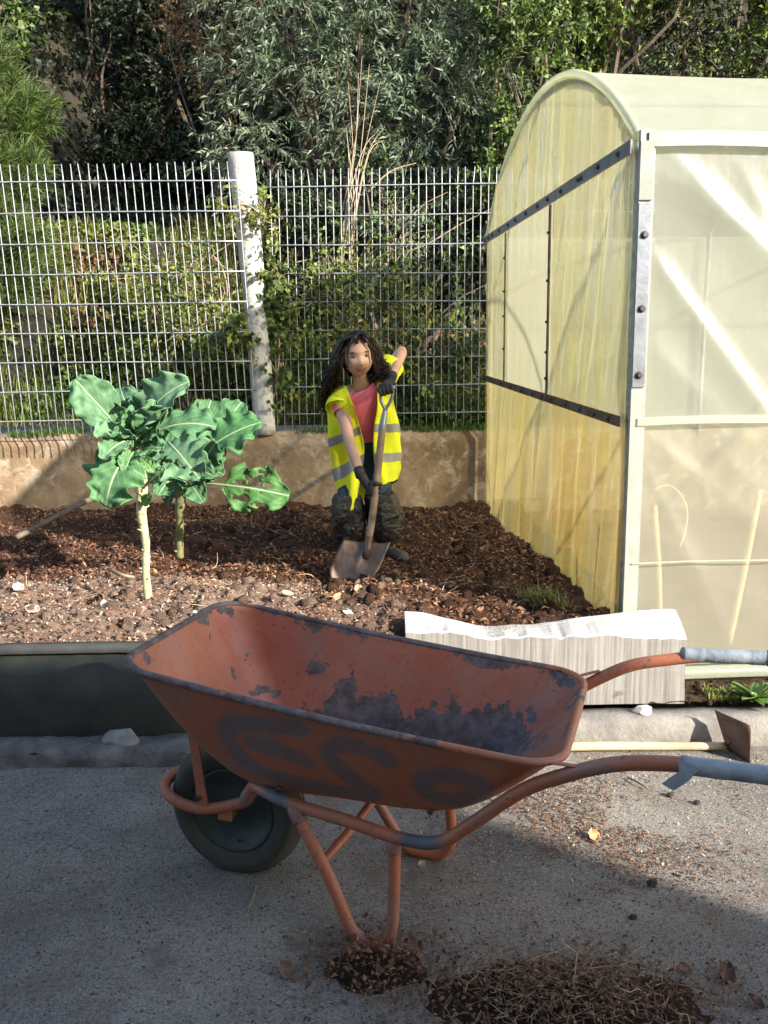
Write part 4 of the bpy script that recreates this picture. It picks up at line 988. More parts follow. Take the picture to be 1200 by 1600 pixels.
# earth and leaves left in the tray
def tray_floor_z(x, y): return .345
n = 1500
a = rng.normal(.40, .17, n); b = rng.normal(0, .075, n); keep = (np.abs(b) < .10) & (a > .10) & (a < .58); a, b = a[keep], b[keep]; n = len(a)
zz = .350 + .03 * rng.random(n) + .5 * np.maximum(np.abs(b) - .11, 0) + .3 * np.maximum(a - .58, 0)
P = np.stack([BO[0] + a * bu[0] + b * bv_[0], BO[1] + a * bu[1] + b * bv_[1], zz], 1)
Vv, Fq = leaves_vf(P, rdir(n) * np.array([1, 1, .4]), rdir(n) * .4 + np.array([0, 0, 1.]), .012 + .03 * rng.random(n), .008 + .012 * rng.random(n), .3)
tag(mesh('tray_soil', Vv, Fq, M['chip'], tint=tints(n, [(.05, .035, .03), (.08, .06, .05), (.1, .08, .07)], .4)), 'dark soil crumbs left in the bottom of the wheelbarrow', 'soil', kind='stuff')
def fallen_leaf(label, p, L, Wd, c, nrm, rot, group=None, curl=.35, name='dry_leaf', cat='leaf', thick=.0006):
    nu, nv = 12, 9; nn = unit(np.array(nrm, float)); d = unit(np.cross(nn, (math.sin(rot), -math.cos(rot), .05))); s = np.cross(nn, d); V = []
    sd_ = int(abs(p[0] * 977 + p[1] * 331) * 10)
    for i in range(nu):
        for j in range(nv):
            u = i / (nu - 1); q = (j / (nv - 1) - .5) * 2; w = Wd / 2 * math.sin(math.pi * min(1, u * .96 + .03)) ** .7 * (1 + .25 * float(vn(u * 9, sd_, 7)))
            V.append(d * (u - .5) * L + s * q * w + nn * (curl * Wd * q * q * .5 + curl * L * (u - .5) ** 2 * .8 + .12 * Wd * float(fbm(u * 4, q * 3 + sd_, 9, 2))))
    m = bpy.data.materials.get('dryleaf' + str(c)) or mat_simple('dryleaf' + str(c), c, tuple(x * .55 for x in c), 60, .75, bs=120, bstr=.3)
    o = mesh(name, V, grid_faces(nu, nv), m, smooth=True); o.location = p; solid(o, thick)
    return tag(o, label, cat, group)
gl = [((.20, -.02, .365), .07, .06, (.16, .13, .12)), ((.30, .03, .375), .065, .05, (.10, .08, .07)), ((.36, -.02, .38), .06, .05, (.17, .15, .15)), ((.60, -.03, .39), .05, .03, (.15, .12, .11)), ((.12, .03, .375), .05, .045, (.12, .10, .09))]
for k, (q, a, b, c) in enumerate(gl):
    fallen_leaf(['greyish crumpled leaf at the nose end of the wheelbarrow floor', 'dark crumpled leaf in the middle of the wheelbarrow floor', 'pale grey crumpled leaf halfway along the wheelbarrow floor', 'small curled leaf at the handle end of the wheelbarrow floor', 'brownish curled leaf under the nose slope of the wheelbarrow'][k], W(*q), a, b, c, (rng.uniform(-.4, .4), -.3, 1), rng.uniform(0, 6), 'leaves lying in the wheelbarrow')

# ------------------------------------------------------------------ weathered timber at the front of the bed
def m_timber():
    m, n, l, p = new_mat('weathered timber')
    tc = n.new('ShaderNodeTexCoord'); mp = n.new('ShaderNodeMapping'); l.new(tc.outputs['Object'], mp.inputs[0]); mp.inputs['Scale'].default_value = (80, 6, 2.2); mp.inputs['Rotation'].default_value = (0, R(4), 0)
    mp2 = n.new('ShaderNodeMapping'); l.new(tc.outputs['Object'], mp2.inputs[0]); mp2.inputs['Scale'].default_value = (4, 40, 40)
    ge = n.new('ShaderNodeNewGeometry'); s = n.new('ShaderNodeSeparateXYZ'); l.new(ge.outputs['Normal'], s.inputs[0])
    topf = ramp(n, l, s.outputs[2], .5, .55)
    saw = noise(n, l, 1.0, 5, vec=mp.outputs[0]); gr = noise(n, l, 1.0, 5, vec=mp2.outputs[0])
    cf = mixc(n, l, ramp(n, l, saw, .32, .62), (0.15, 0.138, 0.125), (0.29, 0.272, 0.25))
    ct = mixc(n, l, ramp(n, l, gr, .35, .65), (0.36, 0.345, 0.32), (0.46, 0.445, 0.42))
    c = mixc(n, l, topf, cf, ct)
    c = mixc(n, l, ramp(n, l, noise(n, l, 6, 6, .7), .62, .74), c, (0.10, 0.075, 0.06))
    l.new(c, p.inputs['Base Color']); p.inputs['Roughness'].default_value = .85
    b = bump(n, l, None, saw, .5, .004); bump(n, l, p, gr, .5, .004, b)
    return m
nx = 150; V = []
for k in range(nx):
    u = k / (nx - 1); x = .075 + u * 1.045 ; jag = 0
    zf = .392 + .02 * float(fbm(u * 3, 1, 441, 3)) + .012 * float(fbm(u * 25, 1, 444, 2)) - .012 * u
    zb = (.448 - .060 * sstep(0, .30, u)) + .055 * sstep(.34, 1, u) + .008 * float(fbm(u * 6, 3, 442, 3))
    if x < .45: zf = zf + (.035 - .02 * u / .34) * sstep(.30, .2, u)
    yb = 3.455 + .012 * float(fbm(u * 4, 5, 443, 3)); yf = 3.30 + .006 * float(fbm(u * 5, 9, 445, 3))
    zz = [(yf, .118), (yf - .003, .25), (yf, float(zf) - .006), (yf + .008, float(zf)), ((yf + yb) / 2, (float(zf) + float(zb)) / 2 + .006 * float(fbm(u * 9, 2, 446))), (yb - .008, float(zb)), (yb, float(zb) - .01), (yb, .118)]
    V += [(x + .008 * float(fbm(j * 1.3, 0, 447)) * (k == nx - 1), y_, z_) for j, (y_, z_) in enumerate(zz)]
Fc = [tuple(q) for q in grid_faces(nx, 8)] + [tuple(range(7, -1, -1)), tuple((nx - 1) * 8 + j for j in range(8))] + [(i * 8, (i + 1) * 8, (i + 1) * 8 + 7, i * 8 + 7)[::-1] for i in range(nx - 1)]
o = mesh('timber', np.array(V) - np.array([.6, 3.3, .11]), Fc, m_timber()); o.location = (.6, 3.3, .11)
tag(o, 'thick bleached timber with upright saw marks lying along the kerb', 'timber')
debris('timber_crumbs', 'dark crumbs of earth in the dip on top of the timber', .35, .75, 3.30, 3.45, 160, .010, .006, BRN, lambda x, y: .392 + (y - 3.3) * (.0 + .2 * (x > .6)), lambda x, y: np.exp(-((x - .48 - (y - 3.3) * -.6) / .09) ** 2), lift=.008)

# ------------------------------------------------------------------ tools and bits along the kerb
M['handlewood'] = mat_simple('bare wood handle', (0.60, 0.47, 0.30), (0.42, 0.31, 0.19), 9, .7, bs=40, bstr=.3)
M['oldwood'] = mat_simple('weathered handle', (0.36, 0.25, 0.17), (0.23, 0.15, 0.10), 14, .6, bs=70, bstr=.3)
M['darkwood'] = mat_simple('dark handle', (0.16, 0.12, 0.09), (0.09, 0.07, 0.05), 14, .7, bs=70, bstr=.3)
M['steel'] = mat_simple('worn rusty steel', (0.20, 0.145, 0.115), (0.11, 0.07, 0.05), 13, .5, .5, bs=50, bstr=.3)
hoe = empty('hoe', (.9, 3.14, 0), 'long handled hoe lying along the foot of the kerb with its blade upright', 'hoe')
v, f = tube([(.45, 3.135, .022), (.75, 3.138, .026), (1.0, 3.137, .023), (1.225, 3.13, .024)], [.016, .0165, .0155, .014], 10, 5); mesh('handle', v, f, M['handlewood'], hoe, smooth=True)
Vb = []
for i in range(8):
    for j in range(8):
        u, q = i / 7, j / 7
        Vb.append((1.222 - .055 * (1 - q) * 0 + .045 * (q - .2) * (1 - u) * -1.2 + .05 * u, 3.115 - .09 * u * (1 - .15 * q) + .02 * (1 - u), .006 + q * .155 * (1 - .12 * u)))
o = mesh('blade', Vb, grid_faces(8, 8), M['steel'], hoe, smooth=True); solid(o, .004)
v, f = tube([(1.22, 3.13, .024), (1.23, 3.12, .045), (1.225, 3.105, .06)], .011, 8); mesh('socket', v, f, M['steel'], hoe, smooth=True)
def rock(name, label, cat, p, r, m, seed, squash=(1, 1, .6), group=None):
    bm = bmesh.new(); bmesh.ops.create_icosphere(bm, subdivisions=4, radius=1)
    for v_ in bm.verts:
        c = v_.co; k = 1 + .35 * float(fbm(c.x * 1.3 + seed * 5, c.y * 1.3 + c.z * 1.7, seed, 3))
        q = Vector((c.x * squash[0], c.y * squash[1], c.z * squash[2])) * k
        for nn in [(.8, .3, .5), (-.6, -.5, .6), (.1, -.9, .4), (-.3, .8, .5), (0, .1, 1), (.9, -.4, -.1)]:
            nv = Vector(nn).normalized(); dd = q.dot(nv) - .62 * Vector((squash[0] * nn[0], squash[1] * nn[1], squash[2] * nn[2])).length / Vector(nn).length
            if dd > 0: q -= nv * dd * .85
        v_.co = q * r
    me = bpy.data.meshes.new(name); bm.to_mesh(me); bm.free(); me.materials.append(m)
    o = link(bpy.data.objects.new(name, me)); o.location = p; return tag(o, label, cat, group)
M['pale'] = mat_simple('pale stone', (0.62, 0.58, 0.52), (0.42, 0.38, 0.32), 30, .9, bs=60, bstr=.6)
M['grey'] = mat_simple('grey rubble', (0.30, 0.30, 0.28), (0.19, 0.19, 0.18), 30, .95, bs=60, bstr=.7)
M['clod'] = mat_simple('earth clod', (0.075, 0.055, 0.045), (0.045, 0.03, 0.025), 60, .95, bs=90, bstr=.9, bd=.01)
rock('stone', 'pale broken stone on the kerb in front of the timber', 'stone', (.955, 3.235, .122), .042, M['pale'], 3, (1, .7, .55))
rock('rubble', 'wedge of grey concrete rubble leaning on the black edging board', 'rubble', (-.955, 3.125, .085), .075, M['grey'], 5, (1.1, .5, .62))
for k, (px_, py_, r, lab) in enumerate([(1020, 1385, .017, 'dark earth clod on the shaded yard below the wheelbarrow handle'), (990, 1438, .013, 'small black clod nearest the compost heap at right'), (1048, 1246, .014, 'lone brown clod on the sunlit yard right of the leaf litter'), (1090, 1258, .013, 'reddish clod furthest right on the sunlit yard'), (905, 1410, .006, 'tiny black pebble in the shaded yard'), (1062, 1372, .006, 'tiny pebble at the edge of the shadow on the yard')]):
    q = atz(px_, py_, 0); rock('earth_clod', lab, 'clod', (q.x, q.y, .006 + r * .4), r, M['clod'], 11 + k, (1, .8, .7), 'clods on the yard')
q = atz(720, 1304, 0); M['blue'] = mat_simple('blue plastic', (0.02, 0.06, 0.22), (0.015, 0.045, 0.18), 10, .4)
rings = [[(q.x + math.cos(a) * r, q.y + math.sin(a) * r, .006 + h) for a in np.linspace(0, 2 * math.pi, 24, endpoint=False)] for h, r in ((0, .0165), (.009, .0165), (.012, .0155), (.012, .012), (.0112, .0118))]
v, f = loft(rings); o = mesh('bottle_cap', np.array(v) - np.array([q.x, q.y, 0]), f, M['blue']); o.location = (q.x, q.y, 0); tag(o, 'blue plastic bottle cap on the yard under the wheelbarrow', 'bottle cap')
for px_, py_, L_0, W_0, c, lab in [(928, 1313, .05, .035, (.62, .36, .15), 'orange tan dry leaf lying on the yard right of the wheelbarrow'), (660, 1357, .028, .02, (.42, .30, .16), 'small tan leaf beside the far leg of the wheelbarrow'), (1070, 1522, .035, .025, (.17, .09, .05), 'flat brown leaf in the shade left of the curled leaf'), (1135, 1530, .06, .04, (.10, .045, .03), 'large dark brown curled leaf at bottom right'), (448, 1525, .05, .04, (.2, .12, .07), 'brown leaf left of the litter round the near leg'), (1180, 1575, .04, .03, (.09, .05, .03), 'dark leaf at the bottom right corner'), (975, 1490, .022, .018, (.14, .08, .05), 'crumpled brown leaf above the compost heap')]:
    q = atz(px_, py_, 0); fallen_leaf(lab, (q.x, q.y, .014), L_0, W_0, c, (.1, -.35, 1), .4 + px_, 'dry leaves on the yard', .28)
thing_tube('twig', 'thin dark twig on the sunlit yard below the handle', 'twig', [atz(982, 1215, .012), atz(996, 1222, .016), atz(1012, 1232, .01)], .0028, M['darkwood'])
thing_tube('twig', 'forked straw on the shaded yard near the wheel', 'twig', [atz(388, 1420, .008), atz(397, 1400, .012), atz(400, 1382, .008)], .0016, M['stem'])
q = atz(1000, 1440, .0)
# pale chips near the bed edge
for px_, py_, L_0, W_0, c, lab in [(450, 945, .05, .028, (.62, .46, .3), 'tan wood chip on the soil behind the nose of the wheelbarrow'), (527, 943, .05, .03, (.6, .34, .16), 'orange brown chip on the soil below the shovel blade'), (560, 940, .055, .035, (.62, .4, .22), 'large tan chip right of the shovel tip'), (543, 962, .05, .03, (.75, .75, .74), 'white scrap on the soil behind the wheelbarrow rim'), (30, 937, .055, .05, (.62, .52, .44), 'pale flat stone flake at the left edge of the soil mound'), (52, 972, .06, .05, (.45, .36, .28), 'dull brown flake near the left front of the soil mound'), (163, 958, .05, .025, (.62, .54, .42), 'long pale chip left of the near plant stem'), (305, 967, .016, .014, (.8, .78, .72), 'tiny white chip on the mound beside the wheelbarrow')]:
    q = atz(px_, py_, .40); q.z = float(soil_z(q.x, q.y)) + .012; fallen_leaf(lab, q, L_0, W_0, c, (.15, -.45, 1), px_ * .3, 'chips lying on the soil', .25, 'wood_chip', 'chip', .004)
thing_tube('wooden_stick', 'short thick stick on the soil left of the near stem', 'stick', [atz(172, 890, .41), atz(190, 898, .415), atz(210, 902, .40)], [.009, .009, .007], M['oldwood'])
# handle of a tool standing in the soil at the left
thing_tube('tool_handle', 'dark wooden tool handle slanting out of the soil at the far left', 'tool handle', [at(25, 840, 5.0), at(90, 806, 5.25), at(150, 776, 5.5), at(215, 752, 5.75)], .017, M['darkwood'])
# weeds by the greenhouse foot
def rosette(label, c, nl, L_0, colr, seed):
    r_ = np.random.default_rng(seed); t = empty('weed', c, label, 'weed'); m = bpy.data.materials.get('weedleaf') or mat_simple('weedleaf', (.12, .22, .05), (.08, .15, .03), 10, .5)
    for k in range(nl):
        a = k * 2.4 + r_.uniform(-.2, .2); el = r_.uniform(.25, .9); l = L_0 * r_.uniform(.7, 1.1); V = []
        d = np.array([math.cos(a) * math.cos(el), math.sin(a) * math.cos(el), math.sin(el)]); s = unit(np.cross(d, up)); nn = np.cross(s, d)
        for i in range(8):
            for j in (-1, 0, 1):
                u = i / 7; w = l * .17 * (math.sin(math.pi * min(1, u ** 1.3 * .97 + .02)) ** .8 + .12)
                V.append(d * l * u + s * w * j + nn * (.012 * (j != 0) - .25 * l * u * u))
        o = mesh('leaf', np.array(V) + np.array(c), grid_faces(8, 3), m, t, smooth=True); solid(o, .0006)
q = atz(1178, 1092, .14); rosette('leafy green weed rosette at the foot of the greenhouse at right', (q.x, q.y, .135), 13, .11, None, 5)
n = 900; x = rng.uniform(1.22, 1.7, n); y = rng.uniform(3.29, 3.42, n); P = np.stack([x, y, np.full(n, .125)], 1)
V, Fq = blades_vf(P, .012 + .035 * rng.random(n), .003 + .002 * rng.random(n), rng.uniform(.2, .9, n))
tag(mesh('kerb_grass', V, Fq, M['leaf'], tint=np.repeat(np.array([.2, .24, .06]) * (1 + rng.uniform(-.4, .4, (n, 1))), 5, 0)), 'short grass on the earth strip by the greenhouse foot', 'grass', kind='stuff')
n = 260; q0 = atz(848, 945, .34); P = np.stack([rng.normal(q0.x, .05, n), rng.normal(q0.y, .05, n), np.zeros(n)], 1); P[:, 2] = soil_z(P[:, 0], P[:, 1])
V, Fq = blades_vf(P, .04 + .07 * rng.random(n), .004 + .003 * rng.random(n), rng.uniform(.4, 1.0, n))
tag(mesh('grass_tuft', V, Fq, M['leaf'], tint=np.repeat(np.array([.2, .19, .07]) * (1 + rng.uniform(-.4, .4, (n, 1))), 5, 0)), 'uprooted tuft of yellowing grass on the soil near the greenhouse', 'grass', kind='stuff')

# ------------------------------------------------------------------ tall cabbage plants
def m_kale():
    m, n, l, p = new_mat('cabbage leaf')
    uv = n.new('ShaderNodeUVMap'); s = n.new('ShaderNodeSeparateXYZ'); l.new(uv.outputs[0], s.inputs[0])
    v_ = math_(n, l, 'ABSOLUTE', math_(n, l, 'SUBTRACT', s.outputs[1], .5))
    k = math_(n, l, 'SUBTRACT', math_(n, l, 'MULTIPLY', s.outputs[0], 7.0), math_(n, l, 'MULTIPLY', v_, 7.5))
    fr = math_(n, l, 'ABSOLUTE', math_(n, l, 'SUBTRACT', math_(n, l, 'FRACT', math_(n, l, 'ADD', k, math_(n, l, 'MULTIPLY', noise(n, l, 8, 2), .5))), .5))
    side = ramp(n, l, fr, .025, .06, (1, 1, 1), (0, 0, 0)); mid = ramp(n, l, v_, .012, .028, (1, 1, 1), (0, 0, 0))
    vein = math_(n, l, 'MAXIMUM', math_(n, l, 'MULTIPLY', side, .35), mid)
    info = n.new('ShaderNodeObjectInfo')
    a = n.new('ShaderNodeAttribute'); a.attribute_name = 'tint'
    c = mixc(n, l, ramp(n, l, noise(n, l, 14, 4), .3, .7), (0.105, 0.205, 0.095), (0.155, 0.275, 0.135))
    c = mixc(n, l, 1.0, c, a.outputs['Color'], 'MULTIPLY')
    c = mixc(n, l, vein, c, (0.36, 0.44, 0.30))
    l.new(c, p.inputs['Base Color']); p.inputs['Roughness'].default_value = .58; p.inputs['Specular IOR Level'].default_value = .3
    b = bump(n, l, None, noise(n, l, 38, 3), .35, .008); b = bump(n, l, p, vein, -.4, .004, b)
    t = n.new('ShaderNodeBsdfTranslucent'); l.new(mixc(n, l, 1.0, c, (1.0, 1.3, .5), 'MULTIPLY'), t.inputs[0])
    mx = n.new('ShaderNodeMixShader'); mx.inputs[0].default_value = .22; l.new(p.outputs[0], mx.inputs[1]); l.new(t.outputs[0], mx.inputs[2]); l.new(mx.outputs[0], n['Material Output'].inputs[0])
    return m
M['kale'] = m_kale()
M['rib'] = mat_simple('leaf rib', (0.38, 0.46, 0.26), (0.28, 0.38, 0.18), 20, .5)
def m_stem():
    m, n, l, p = new_mat('cabbage stem')
    tc = n.new('ShaderNodeTexCoord'); mp = n.new('ShaderNodeMapping'); l.new(tc.outputs['Object'], mp.inputs[0]); mp.inputs['Scale'].default_value = (8, 8, 34)
    c = mixc(n, l, ramp(n, l, noise(n, l, 1.0, 4, vec=mp.outputs[0]), .35, .62), (0.52, 0.50, 0.30), (0.34, 0.33, 0.16))
    c = mixc(n, l, ramp(n, l, noise(n, l, 30, 5), .62, .7), c, (0.13, 0.12, 0.06))
    l.new(c, p.inputs['Base Color']); p.inputs['Roughness'].default_value = .6
    bump(n, l, p, noise(n, l, 1.0, 4, vec=mp.outputs[0]), .6, .006); return m
M['kstem'] = m_stem()
M['oldstem'] = mat_simple('older cabbage stem', (0.20, 0.20, 0.08), (0.10, 0.09, 0.04), 30, .7, bs=50, bstr=.6)
def kale_leaf(parent, base, tip, width, nrm, bow=.25, fold=.2, seed=0, ragged=0, tint=(1, 1, 1), stalk=.14, lobe=.12, twist=0, droop=0):
    base = np.array(base); tip = np.array(tip); d = tip - base; Ln = np.linalg.norm(d); nrm = np.array(nrm, float)
    nrm = unit(nrm - unit(d) * (nrm @ unit(d)))
    c1 = base + d * .35 + nrm * Ln * bow; c2 = base + d * .75 + nrm * Ln * bow * (.9 - droop)
    NU, NV = 40, 25
    def mid(u): return (1 - u) ** 3 * base + 3 * (1 - u) ** 2 * u * c1 + 3 * (1 - u) * u * u * c2 + u ** 3 * tip
    V = []; UV = []; ok = []
    for i in range(NU):
        u = i / (NU - 1); m_ = mid(u); t = unit(mid(min(1, u + .01)) - mid(max(0, u - .01))); s = unit(np.cross(t, nrm)); n2 = np.cross(s, t)
        a = twist * u; s, n2 = s * math.cos(a) + n2 * math.sin(a), n2 * math.cos(a) - s * math.sin(a)
        ub = max(0, (u - stalk) / (1 - stalk))
        w0 = width / 2 * (math.sin(math.pi * min(1, ub ** .85 * .93 + .045)) ** .62) if u > stalk else .004
        if u <= stalk: w0 = .005 + width * .03 * max(0, float(vn(u * 60, seed, 3)))
        for j in range(NV):
            q = (j / (NV - 1) - .5) * 2; sgn = 1 if q > 0 else 2
            lob = 1 + lobe * float(fbm(u * 9, sgn * 7 + seed, 501, 3)) * 1.6 * abs(q) ** 2
            w = w0 * lob * 1.12; h = fold * abs(q) ** 1.5 * w
            fr = (.017 * math.sin(u * 33 + seed * 1.7 + sgn * 2) + .04 * float(fbm(u * 6, q * 2 + seed * 3, 503, 3))) * abs(q) ** 2.2 * min(1, w0 / .04) * (width / .16)
            cr = .007 * float(fbm(u * 16, q * 5 + seed, 505, 3)) * min(1, abs(q) * 4) * min(1, w0 / .03)
            V.append(m_ + s * w * q * math.cos(h * 2) + n2 * (h + fr + cr)); UV.append((u, j / (NV - 1)))
    Fq = grid_faces(NU, NV)
    if ragged:
        C_ = np.array(V)[Fq].mean(1); uu = np.array(UV)[Fq].mean(1)
        hole = fbm(uu[:, 0] * 9, uu[:, 1] * 8, seed + 77, 3) + .25 * np.abs(uu[:, 1] - .5) > (.42 - ragged)
        hole &= (np.abs(uu[:, 1] - .5) > .05); Fq = Fq[~hole]
    o = mesh('leaf', V, Fq, M['kale'], parent, smooth=True, tint=np.array(tint), uv=UV)
    solid(o, .0012)
    v, f = tube([mid(u) - unit(np.cross(unit(np.cross(d, nrm)), d)) * .0 for u in np.linspace(0, .92, 16)], list(np.linspace(.0052, .0011, 16) * (Ln / .3) ** .5), 6)
    mesh('leaf_rib', v, f, M['rib'], o, smooth=True)
    return o
def stem(parent, pts, rad, scars=14, seed=0, m='kstem'):
    Q = smooth_path([tuple(p) + (r,) for p, r in zip(pts, rad)], 10); parts = []
    P = [q[:3] for q in Q]; r = [q[3] * (1 + .22 * float(vn(i * .7, seed, 3))) for i, q in enumerate(Q)]
    parts.append(tube(P, r, 14)); rs = np.random.default_rng(seed)
    for k in range(scars):
        i = rs.integers(3, len(P) - 3); a = rs.uniform(0, 6.28); d = np.array([math.cos(a), math.sin(a), .35]); l = rs.uniform(.6, 2.2)
        parts.append(tube([P[i] + d * r[i] * .7, P[i] + d * r[i] * (1 + .35 * l)], [r[i] * .38, r[i] * .14], 6))
    v, f = join_vf(parts); return mesh('stem', v, f, M[m], parent, smooth=True)
Y1 = 3.74
k1 = empty('cabbage_plant', atz(232, 945, .40), 'tall leafy cabbage on a bare pale stem, nearer to the wheelbarrow', 'cabbage')
stem(k1, [at(234, 952, Y1), at(228, 900, Y1), at(228, 850, Y1), at(221, 800, Y1), at(222, 760, Y1), at(217, 720, Y1), at(215, 680, Y1)], [.019, .0175, .017, .019, .023, .020, .012], 34, 3)
B = lambda x, y, Y=Y1: at(x, y, Y)
g1 = (.85, 1.0, 1.1)
kale_leaf(k1, B(205, 690), B(117, 592, 3.66), .155, (-.1, -1, .5), .10, .15, 1, tint=(.95, 1.05, 1.1), stalk=.32)
kale_leaf(k1, B(214, 690), B(296, 596, 3.60), .17, (.15, -.8, .9), .18, .30, 2, tint=(1.05, 1.1, 1.2), stalk=.22, twist=-.3)
kale_leaf(k1, B(212, 700), B(150, 684, 3.55), .12, (0, -.6, 1), .20, .2, 3, tint=(1.15, 1.2, 1.3), stalk=.2)
kale_leaf(k1, B(212, 700, 3.70), B(166, 792, 3.56), .205, (-.15, -1, .35), .30, .12, 4, tint=(.75, .95, .8), stalk=.18, lobe=.16)
kale_leaf(k1, B(216, 690, 3.70), B(160, 718, 3.50), .10, (-.1, -.8, .8), .2, .2, 14, tint=(1.0, 1.1, 1.1), stalk=.25)
kale_leaf(k1, B(220, 690), B(188, 606, 3.85), .14, (0, -1, .2), .08, .2, 5, tint=(.55, .7, .75), stalk=.2)
kale_leaf(k1, B(216, 690), B(232, 612, 3.72), .12, (.1, -1, .1), .05, .5, 6, tint=(.75, .95, .9), stalk=.15)
kale_leaf(k1, B(216, 690), B(262, 640, 3.58), .11, (.1, -1, .4), .15, .5, 7, tint=(1, 1.1, 1.1), stalk=.15)
kale_leaf(k1, B(222, 692), B(338, 668, 3.66), .17, (0, -.7, 1), .22, .2, 8, tint=(.6, .8, .75), stalk=.3)
kale_leaf(k1, B(215, 690), B(200, 640, 3.62), .07, (0, -1, .1), .05, .6, 9, tint=(1, 1.2, 1), stalk=.1)
kale_leaf(k1, B(216, 692), B(226, 650, 3.63), .06, (.1, -1, .1), .05, .7, 10, tint=(1.1, 1.3, 1), stalk=.1)
kale_leaf(k1, B(218, 700), B(248, 668, 3.60), .07, (.2, -1, .1), .1, .6, 11, tint=(1, 1.2, 1), stalk=.2)
for q in [((214, 690, 3.72), (172, 632, 3.70), .12, 40, (.7, .85, .75)), ((216, 690, 3.74), (255, 612, 3.78), .12, 41, (.6, .8, .7)), ((215, 695, 3.70), (183, 665, 3.60), .09, 42, (1, 1.1, 1.05)), ((218, 692, 3.68), (242, 625, 3.62), .08, 43, (.9, 1.05, .95)),
          ((214, 700, 3.68), (196, 738, 3.58), .07, 44, (.9, 1.1, .9)), ((220, 705, 3.68), (252, 700, 3.58), .09, 45, (.8, 1, .85)), ((216, 685, 3.74), (212, 622, 3.80), .13, 46, (.5, .7, .6)), ((218, 715, 3.70), (240, 738, 3.62), .05, 47, (1, 1.2, .8))]:
    kale_leaf(k1, B(*q[0]), B(*q[1]), q[2], ((q[1][0] - 215) / 90, -1, .5), .14, .4, q[3], tint=q[4], stalk=.18, lobe=.2)
kale_leaf(k1, B(222, 765), B(258, 730, 3.64), .05, (.2, -1, .3), .1, .3, 12, tint=(1, 1.2, 1.1), stalk=.4)
kale_leaf(k1, B(222, 790), B(238, 772, 3.66), .04, (.2, -1, .3), .1, .3, 13, tint=(1.1, 1.5, .6), stalk=.2)
Y2 = 4.4
k2 = empty('cabbage_plant', atz(281, 865, .36), 'darker cabbage plant with ragged leaves standing behind the pale stemmed one', 'cabbage')
stem(k2, [at(281, 872, 4.5), at(281, 830, 4.5), at(282, 790, 4.48), at(285, 755, 4.46), at(292, 720, 4.44)], [.019, .019, .025, .032, .022], 20, 9, 'oldstem')
C2 = lambda x, y, Y=Y2: at(x, y, Y)
dk = (.55, .75, .65)
kale_leaf(k2, C2(262, 690, 4.1), C2(312, 748, 3.86), .24, (.05, -1, .45), .16, .16, 21, ragged=.03, tint=(1.0, 1.08, 1.15), stalk=.08, lobe=.25)
kale_leaf(k2, C2(296, 730), C2(408, 660, 4.3), .20, (0, -.9, .9), .14, .15, 22, tint=(.55, .85, .6), stalk=.3, lobe=.22)
kale_leaf(k2, C2(300, 745), C2(378, 628, 4.6), .17, (0, -1, .5), .1, .15, 23, tint=dk, stalk=.3)
kale_leaf(k2, C2(300, 755), C2(452, 775, 4.25), .21, (0, -1, .5), .12, .12, 24, ragged=.20, tint=(.5, .75, .4), stalk=.35, lobe=.35)
kale_leaf(k2, C2(300, 755), C2(338, 690, 4.15), .16, (.1, -1, .3), .05, .2, 25, ragged=.05, tint=(.6, .8, .7), stalk=.2)
kale_leaf(k2, C2(285, 740), C2(245, 655, 4.5), .17, (0, -1, .2), .06, .2, 26, tint=dk, stalk=.2)
kale_leaf(k2, C2(290, 735), C2(300, 640, 4.5), .18, (0, -1, .1), .04, .2, 27, tint=dk, stalk=.2)
kale_leaf(k2, C2(280, 745), C2(246, 775, 4.2), .13, (0, -1, .3), .25, .2, 28, tint=dk, stalk=.2)
kale_leaf(k2, C2(300, 760), C2(318, 785, 4.2), .11, (.2, -1, .2), .35, .2, 29, tint=dk, stalk=.3)
kale_leaf(k2, C2(292, 740), C2(335, 745, 4.1), .12, (.1, -1, .5), .2, .2, 30, tint=dk, stalk=.3)
for q in [((296, 740, 4.4), (350, 742, 4.2), .12, 50), ((298, 750, 4.4), (346, 722, 4.3), .11, 51), ((290, 735, 4.4), (330, 625, 4.55), .15, 52), ((292, 735, 4.4), (350, 690, 4.4), .13, 53), ((284, 745, 4.4), (262, 790, 4.3), .07, 54), ((280, 735, 4.45), (240, 690, 4.5), .12, 55), ((288, 740, 4.3), (272, 640, 4.45), .13, 56)]:
    kale_leaf(k2, C2(*q[0]), C2(*q[1]), q[2], ((q[1][0] - 290) / 90, -1, .5), .16, .35, q[3], tint=(.5, .7, .55), stalk=.22, lobe=.25, ragged=.03)
kale_leaf(k2, C2(276, 740), C2(262, 700, 4.1), .12, (0, -1, .2), .1, .3, 31, tint=dk, stalk=.3)

# ------------------------------------------------------------------ the child
M['skin'] = mat_simple('skin', (0.64, 0.38, 0.26), (0.59, 0.33, 0.22), 14, .5, bstr=0)
M['skin'].node_tree.nodes['Principled BSDF'].inputs['Subsurface Weight'].default_value = .12
M['skin'].node_tree.nodes['Principled BSDF'].inputs['Subsurface Radius'].default_value = (.012, .005, .003)
M['pink'] = mat_simple('pink shirt', (0.95, 0.22, 0.30), (0.92, 0.19, 0.27), 6, .8, bs=25, bstr=.3, bd=.006)
M['hivis'] = mat_simple('yellow hi-vis cloth', (0.90, 0.93, 0.02), (0.84, 0.90, 0.02), 5, .75, bs=22, bstr=.3, bd=.006)
M['reflect'] = mat_simple('grey reflective band', (0.36, 0.38, 0.38), (0.28, 0.3, 0.3), 20, .45, .2)
M['jeans'] = mat_simple('dark teal jeans', (0.045, 0.085, 0.11), (0.03, 0.05, 0.07), 18, .9, bs=90, bstr=.4)
